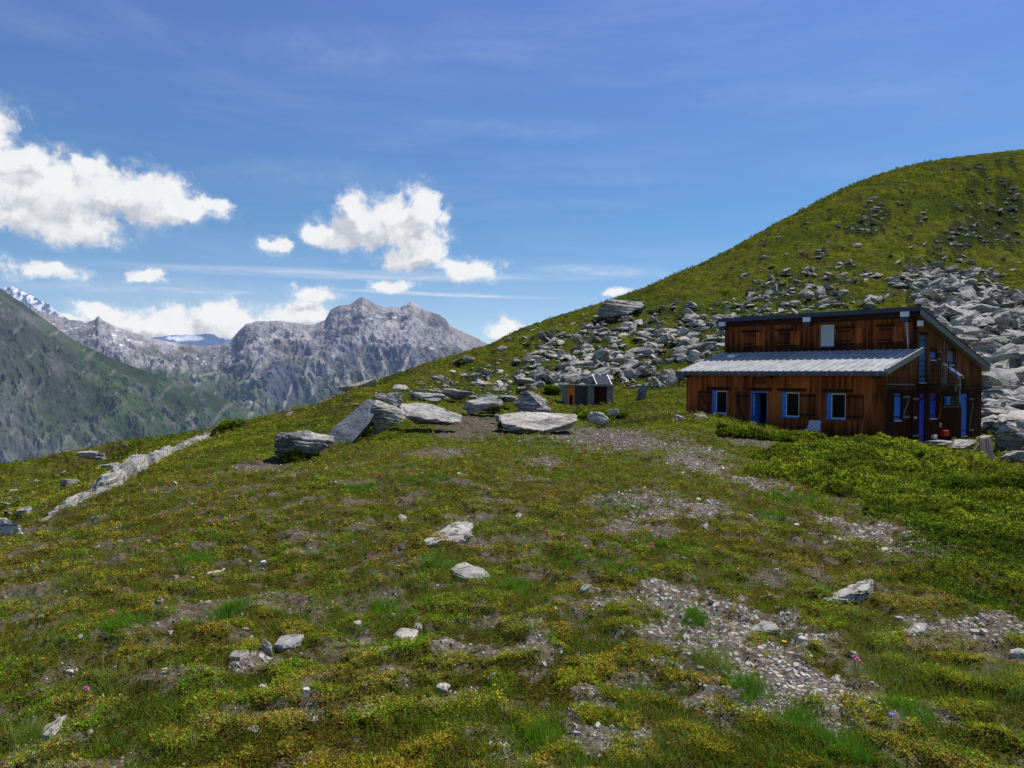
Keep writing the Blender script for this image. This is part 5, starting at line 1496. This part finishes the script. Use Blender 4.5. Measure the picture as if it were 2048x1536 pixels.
# deck chair
ch_ = empty('lounge_chair', hw(-2.25, -1.15, .12), HROT + rad(14), label='pale grey plastic lounge chair in the grass before the hut', cat='chair')
mb = MB(); mb.hexa([(-.27, -.05, .28), (.27, -.05, .28), (.27, -.02, .25), (-.27, -.02, .25), (-.23, .28, .82), (.23, .28, .82), (.23, .31, .80), (-.23, .31, .80)]); mb.build('backrest', M['chairw'], ch_, bevel=.012)
mb = MB()
for i in range(7): mb.box(-.27, .27, -.75 + i * .1, -.67 + i * .1, .25, .28)
mb.build('seat', M['chairw'], ch_)
for a, b in ((-.25, -.7), (.25, -.7), (-.25, -.08), (.25, -.08)):
    mb = MB(); mb.beam((a, b, .26), (a * 1.08, b * 1.05, -.02), .04, .03); mb.build('leg', M['chairw'], ch_)
for a in (-.29, .29):
    mb = MB(); mb.beam((a, -.5, .42), (a, .08, .46), .05, .025); mb.beam((a, -.5, .42), (a, -.52, .25), .04, .025); mb.build('armrest', M['chairw'], ch_)
o = empty('leaning_pole', hw(-.55, -.45, .1), HROT, label='thin wooden pole leaning on the facade near the corner', cat='pole')
mb = MB(); mb.tube((-.15, -.1, -.05), (.12, .38, 2.2), .014, 6, .009); mb.build('shaft', M['greywood'], o)
mb = MB(); mb.tube((-.1, 0, .22), (.15, -.05, .36), .012, 5); mb.build('peg', M['whiteframe'], o)

# planks, ladder, firewood
q1 = hit(1985, 928)[0][0]
e = empty('plank', hw(2.9, 5.9, -.1), HROT, label='pair of weathered grey boards propped upright beside the stones', cat='plank')
_p = at(1976, 930, 24.2); _p[2] = max(_p[2], float(H(_p[0], _p[1]))); e.location = _p; e.scale = (.9, .9, .9)
e.rotation_euler = (0, 0, 0)
for i, (dx, t) in enumerate(((0, .12), (.23, .2))):
    mb = MB(); mb.beam((dx - .12, 0, -.15), (dx + .05 + t * .2, .5, .82), .2, .04, (0, -1, .3)); mb.build('board', M['greywood'], e)
e = empty('wooden_ladder', Vector((float(at(1936, 920, 24.4)[0]), 24.4, max(float(at(1936, 920, 24.4)[2]), float(H(at(1936, 920, 24.4)[0], 24.4))))), 0, label='small grey wooden ladder lying against a boulder right of the steps', cat='ladder')
for dx in (0, .26):
    mb = MB(); mb.beam((dx, 0, .0), (dx + .62, .35, .58), .05, .05); mb.build('rail', M['greywood'], e)
for i in range(8):
    t = .08 + i * .12; mb = MB(); mb.beam((.62 * t, .35 * t, .58 * t), (.62 * t + .26, .35 * t, .58 * t), .03, .03); mb.build('rung', M['greywood'], e)
rq = random.Random(3)
for i in range(7):
    mb = MB(); a = rq.uniform(-.5, .5); mb.beam((-.3, 0, 0), (.3, 0, .02), .09, .05)
    o = mb.build('firewood', M['greywood' if i % 2 else 'wood']); o.location = hw(1.9 + rq.uniform(-.2, .5), 5.7 + rq.uniform(0, .8), -.18 + i * .035); o.rotation_euler = (0, rq.uniform(-.15, .15), rq.uniform(0, 3)); set_props(o, 'split board in the small wood pile beside the stone steps', 'firewood', 'boards of the wood pile by the steps')
for (px, py, s, sd, lab) in ((1925, 898, 1.1, 5, 'big pale boulder behind the small ladder'), (2015, 900, 1.3, 6, 'pale boulder right of the propped boards'), (2040, 925, 1.1, 8, 'boulder at the right edge beside the bushes'), (1972, 882, .8, 9, 'flat grey boulder at the back corner of the hut'), (1400, 838, .55, 10, 'pale stone on the grass in front of the left end of the hut'), (1362, 842, .6, 12, 'pale flat stone left of the hut facade')):
    Yq = hit(px, py)[0][0]; v, f = rock_verts(900 + sd, (s, s * .7, s * .42), 5, 12, .04, .08)
    o = link('boulder', mesh_np('boulder', v, f, M['rock_pale'])); o.location = (Yq[0], Yq[1], Yq[2] + s * .12); set_props(o, lab, 'boulder')

# ------------------------------------------------------------------ stone shed
SY = 46.0
b0 = at(1130, 805, SY); b1 = at(1227, 808, SY)
sx0, sx1 = b0[0], b1[0]; sz0 = min(b0[2], b1[2]) - .25
ztop = at(1180, 772.5, SY)[2]
shed = empty('shed', ((sx0 + sx1) / 2, SY, sz0), rad(3), label='small flat roofed stone shed with an orange panel below the scree', cat='shed')
hw_ = (sx1 - sx0) / 2; Hs = ztop - sz0
X_ = lambda px: (px - 1178.5) / 97 * (hw_ * 2)
for a, b, mt, nm, y_ in ((1130, 1134.5, 'concrete', 'wall', 0), (1175, 1188, 'concrete', 'wall', 0), (1214, 1227, 'concrete', 'wall', 0), (1149, 1175, 'shedwood', 'plank_wall', .06), (1188, 1214, 'shutter_dark', 'door', .12)):
    mb = MB(); mb.box(X_(a), X_(b), y_, y_ + (.25 if mt == 'concrete' else .05), -.2, Hs - .002); mb.build(nm, M[mt], shed)
mb = MB(); mb.box(X_(1134.5), X_(1139), .04, .09, -.2, Hs - .002); mb.box(X_(1145), X_(1149), .04, .09, -.2, Hs - .002); mb.box(X_(1139), X_(1145), .04, .09, Hs * .58, Hs - .002); mb.build('orange_panel', M['orange'], shed)
mb = MB(); mb.box(-hw_, -hw_ + .2, .26, 1.8, -.2, Hs - .002); mb.box(hw_ - .2, hw_, .26, 1.8, -.2, Hs - .002); mb.box(-hw_ + .2, hw_ - .2, 1.6, 1.8, -.2, Hs - .002); mb.build('wall', M['concrete'], shed)
mb = MB(); mb.box(-hw_ - .1, hw_ + .1, -.12, 1.95, Hs, Hs + .09); mb.build('roof', M['concrete'], shed)
mb = MB(); mb.hexa([(X_(1197), .5, Hs + .12), (X_(1226), .5, Hs + .12), (X_(1226), .55, Hs + .09), (X_(1197), .55, Hs + .09), (X_(1192), 1.1, Hs + .68), (X_(1219), 1.1, Hs + .68), (X_(1219), 1.14, Hs + .65), (X_(1192), 1.14, Hs + .65)]); sp2 = mb.build('solar_panel', M['solar'], shed)
mb = MB(); mb.beam((X_(1196), .5, Hs + .1), (X_(1190), 1.12, Hs + .7), .04, .05); mb.beam((X_(1227), .5, Hs + .1), (X_(1220), 1.12, Hs + .7), .04, .05); mb.beam((X_(1219), 1.12, Hs + .65), (X_(1219), 1.12, Hs + .05), .04, .04); mb.beam((X_(1193), 1.12, Hs + .65), (X_(1193), 1.12, Hs + .05), .04, .04); mb.build('bracket', M['zinc'], sp2)

# ------------------------------------------------------------------ light
SAZ, SEL = rad(54), rad(60)
sd = Vector((math.sin(SAZ) * math.cos(SEL), math.cos(SAZ) * math.cos(SEL), math.sin(SEL)))
sun = bpy.data.lights.new('sun', 'SUN'); sun.energy = 5.0; sun.angle = rad(.53); sun.color = (1, .95, .87)
so_ = bpy.data.objects.new('sun', sun); COL.objects.link(so_); so_.rotation_euler = sd.to_track_quat('Z', 'Y').to_euler(); so_.location = sd * 100

# ------------------------------------------------------------------ sky with clouds
w = bpy.data.worlds.new('World'); S.world = w; w.use_nodes = True
nt = w.node_tree; nt.nodes.clear(); g = N(nt)
wo = g.n('ShaderNodeOutputWorld'); bg = g.n('ShaderNodeBackground'); g.l(bg.outputs[0], wo.inputs[0])
sky = g.n('ShaderNodeTexSky', sky_type='NISHITA'); sky.sun_disc = False
sky.sun_elevation = SEL; sky.sun_rotation = SAZ; sky.altitude = 2500; sky.air_density = 1.0; sky.dust_density = .3; sky.ozone_density = 1.5
SKYS = .115
tc = g.n('ShaderNodeTexCoord').outputs['Generated']
sp = g.n('ShaderNodeSeparateXYZ'); g.l(tc, sp.inputs[0])
az = g.math('ARCTAN2', sp.outputs[0], sp.outputs[1])
el = g.math('ARCSINE', sp.outputs[2])
cv = g.n('ShaderNodeCombineXYZ'); g.l(az, cv.inputs[0]); g.l(el, cv.inputs[1])
UV = cv.outputs[0]
CL = [(-40,270,90,85),(-20,350,120,75),(110,385,170,72),(200,385,120,62),(270,400,130,60),(360,412,100,32),(420,405,50,18),(140,450,120,46),(30,430,110,46),(60,320,60,34),(180,335,46,26),
      (770,440,110,48),(845,425,48,54),(712,430,44,46),(730,455,90,45),(645,475,55,24),(556,489,30,18),(820,470,70,40),(820,512,62,34),(935,537,66,23),(785,571,44,15),
      (90,538,90,22),(287,553,44,14),(625,588,52,19),(210,634,70,28),(320,645,100,36),(440,642,84,42),(390,665,140,26),(600,632,70,34),(560,655,90,20),(1008,664,44,24),(1232,581,30,8),(150,660,120,26),(850,500,40,26)]


def azel(px, py):
    d = ray(px, py); return math.atan2(d[0], d[1]), math.atan2(d[2], math.hypot(d[0], d[1]))


gr = bpy.data.node_groups.new('cloud field', 'ShaderNodeTree')
gr.interface.new_socket('Vector', in_out='INPUT', socket_type='NodeSocketVector')
gr.interface.new_socket('Field', in_out='OUTPUT', socket_type='NodeSocketFloat')
q = N(gr); gi = q.n('NodeGroupInput'); go = q.n('NodeGroupOutput')
acc = None
for (cx, cy, rx, ry) in CL:
    a0, e0 = azel(cx, cy); a1, _ = azel(cx + rx, cy); _, e1 = azel(cx, cy - ry)
    m = q.n('ShaderNodeVectorMath', operation='SUBTRACT'); q.l(gi.outputs[0], m.inputs[0]); m.inputs[1].default_value = (a0, e0, 0)
    m2 = q.n('ShaderNodeVectorMath', operation='MULTIPLY'); q.l(m.outputs[0], m2.inputs[0]); m2.inputs[1].default_value = (.9 / abs(a1 - a0), .9 / abs(e1 - e0), 0)
    ln = q.vm('LENGTH', m2.outputs[0])
    f_ = q.math('SUBTRACT', 1.0, ln)
    acc = f_ if acc is None else q.math('SMOOTH_MAX', acc, f_, .18)
q.l(acc, go.inputs[0])


def field(vec):
    gn = g.n('ShaderNodeGroup'); gn.node_tree = gr; g.l(vec, gn.inputs[0]); return gn.outputs[0]


def fluff(vec):
    n1 = g.noise(vec, 20, 10, .62, .3); n2 = g.noise(vec, 62, 8, .66, .2)
    return g.math('ADD', g.math('MULTIPLY', g.math('SUBTRACT', n1, .5), 2.1), g.math('MULTIPLY', g.math('SUBTRACT', n2, .5), 1.5))


wn_ = g.n('ShaderNodeTexNoise'); g.l(UV, wn_.inputs['Vector']); wn_.inputs['Scale'].default_value = 26; wn_.inputs['Detail'].default_value = 4
wv_ = g.vm('MULTIPLY', g.vm('SUBTRACT', wn_.outputs['Color'], (.5, .5, .5)), (.055, .030, 0))
UVW = g.vm('ADD', UV, wv_)
f1 = g.math('ADD', g.math('MULTIPLY', field(UVW), 1.5), fluff(UV))
sh = g.vm('ADD', UV, (.012, .018, 0)); f2 = g.math('ADD', g.math('MULTIPLY', field(g.vm('ADD', UVW, (.012, .020, 0))), 1.5), fluff(sh))
alpha = g.math('MAXIMUM', g.mr(f1, -.04, .72), g.math('MULTIPLY', g.mr(f1, -.45, .35), g.mr(g.noise(UV, 45, 7, .7), .38, .68, 0, .42)))
shade = g.mr(g.math('SUBTRACT', f2, g.math('MULTIPLY', f1, .5)), -.02, .7)      # thick towards the sun = grey
edge = g.mr(f1, .0, .7)
ccol = g.mix(shade, (.90, .91, .93), (.53, .56, .63))
ccol = g.mix(g.mr(g.noise(UV, 30, 6, .6), .35, .7), ccol, (.86, .87, .90))
# thin streaks
strk = None
for (x0, y0, x1, y1, wd, al) in [(-60,508,1420,548,15,.42),(100,568,640,590,10,.35),(560,572,1180,598,6,.55),(-60,570,420,578,16,.25),(1000,535,1400,546,18,.30),(350,80,950,95,60,.07),(700,235,1400,255,30,.07),(250,345,900,330,40,.08),(900,350,1500,352,20,.05),(-60,560,900,620,60,.18)]:
    a0, e0 = azel(x0, y0); a1, e1 = azel(x1, y1); cx, cy = (a0 + a1) / 2, (e0 + e1) / 2; L = math.hypot(a1 - a0, e1 - e0) / 2; th = math.atan2(e1 - e0, a1 - a0)
    mp = g.n('ShaderNodeMapping', vector_type='TEXTURE'); g.l(UV, mp.inputs[0]); mp.inputs['Location'].default_value = (cx, cy, 0); mp.inputs['Rotation'].default_value = (0, 0, th); mp.inputs['Scale'].default_value = (L, wd / FPX, 1)
    dd = g.vm('LENGTH', mp.outputs[0])
    nz = g.n('ShaderNodeMapping'); g.l(mp.outputs[0], nz.inputs[0]); nz.inputs['Scale'].default_value = (3, .9, 1)
    s1 = g.math('MULTIPLY', g.mr(dd, 1, .1), g.mr(g.noise(nz.outputs[0], 1.5, 5, .6), .3, .7, .3, 1.0))
    s1 = g.math('MULTIPLY', s1, min(.8, al * 1.25))
    strk = s1 if strk is None else g.math('MAXIMUM', strk, s1)
cir = g.n('ShaderNodeMapping'); g.l(UV, cir.inputs[0]); cir.inputs['Scale'].default_value = (2.2, 13, 1); cir.inputs['Rotation'].default_value = (0, 0, .06)
cirn = g.math('MULTIPLY', g.mr(g.noise(cir.outputs[0], 1.3, 6, .6, .3), .42, .75), .09)
skc = g.vm('SCALE', sky.outputs[0]); skc.node.inputs['Scale'].default_value = SKYS
grad = g.ramp(g.mr(el, 0, .5, 0, 1, 'LINEAR'), [(0, (.88, .92, .95)), (.2, (.77, .87, .97)), (.39, (.60, .86, 1.0)), (.65, (.72, .93, 1.18)), (.94, (.88, .99, 1.38))])
skt = g.mix(1, skc, grad, 'MULTIPLY')
c1 = g.mix(cirn, skt, (.75, .80, .92))
c1 = g.mix(strk, c1, (.80, .84, .92))
c1 = g.mix(alpha, c1, ccol)
g.l(c1, bg.inputs[0]); bg.inputs[1].default_value = 1.0

# ------------------------------------------------------------------ render settings
S.view_settings.view_transform = 'Standard'; S.view_settings.look = 'None'
S.view_settings.exposure = 0; S.view_settings.gamma = 1
S.render.engine = 'CYCLES'
S.cycles.max_bounces = 5; S.cycles.diffuse_bounces = 3; S.cycles.transmission_bounces = 2
S.render.resolution_x = 1024; S.render.resolution_y = 768
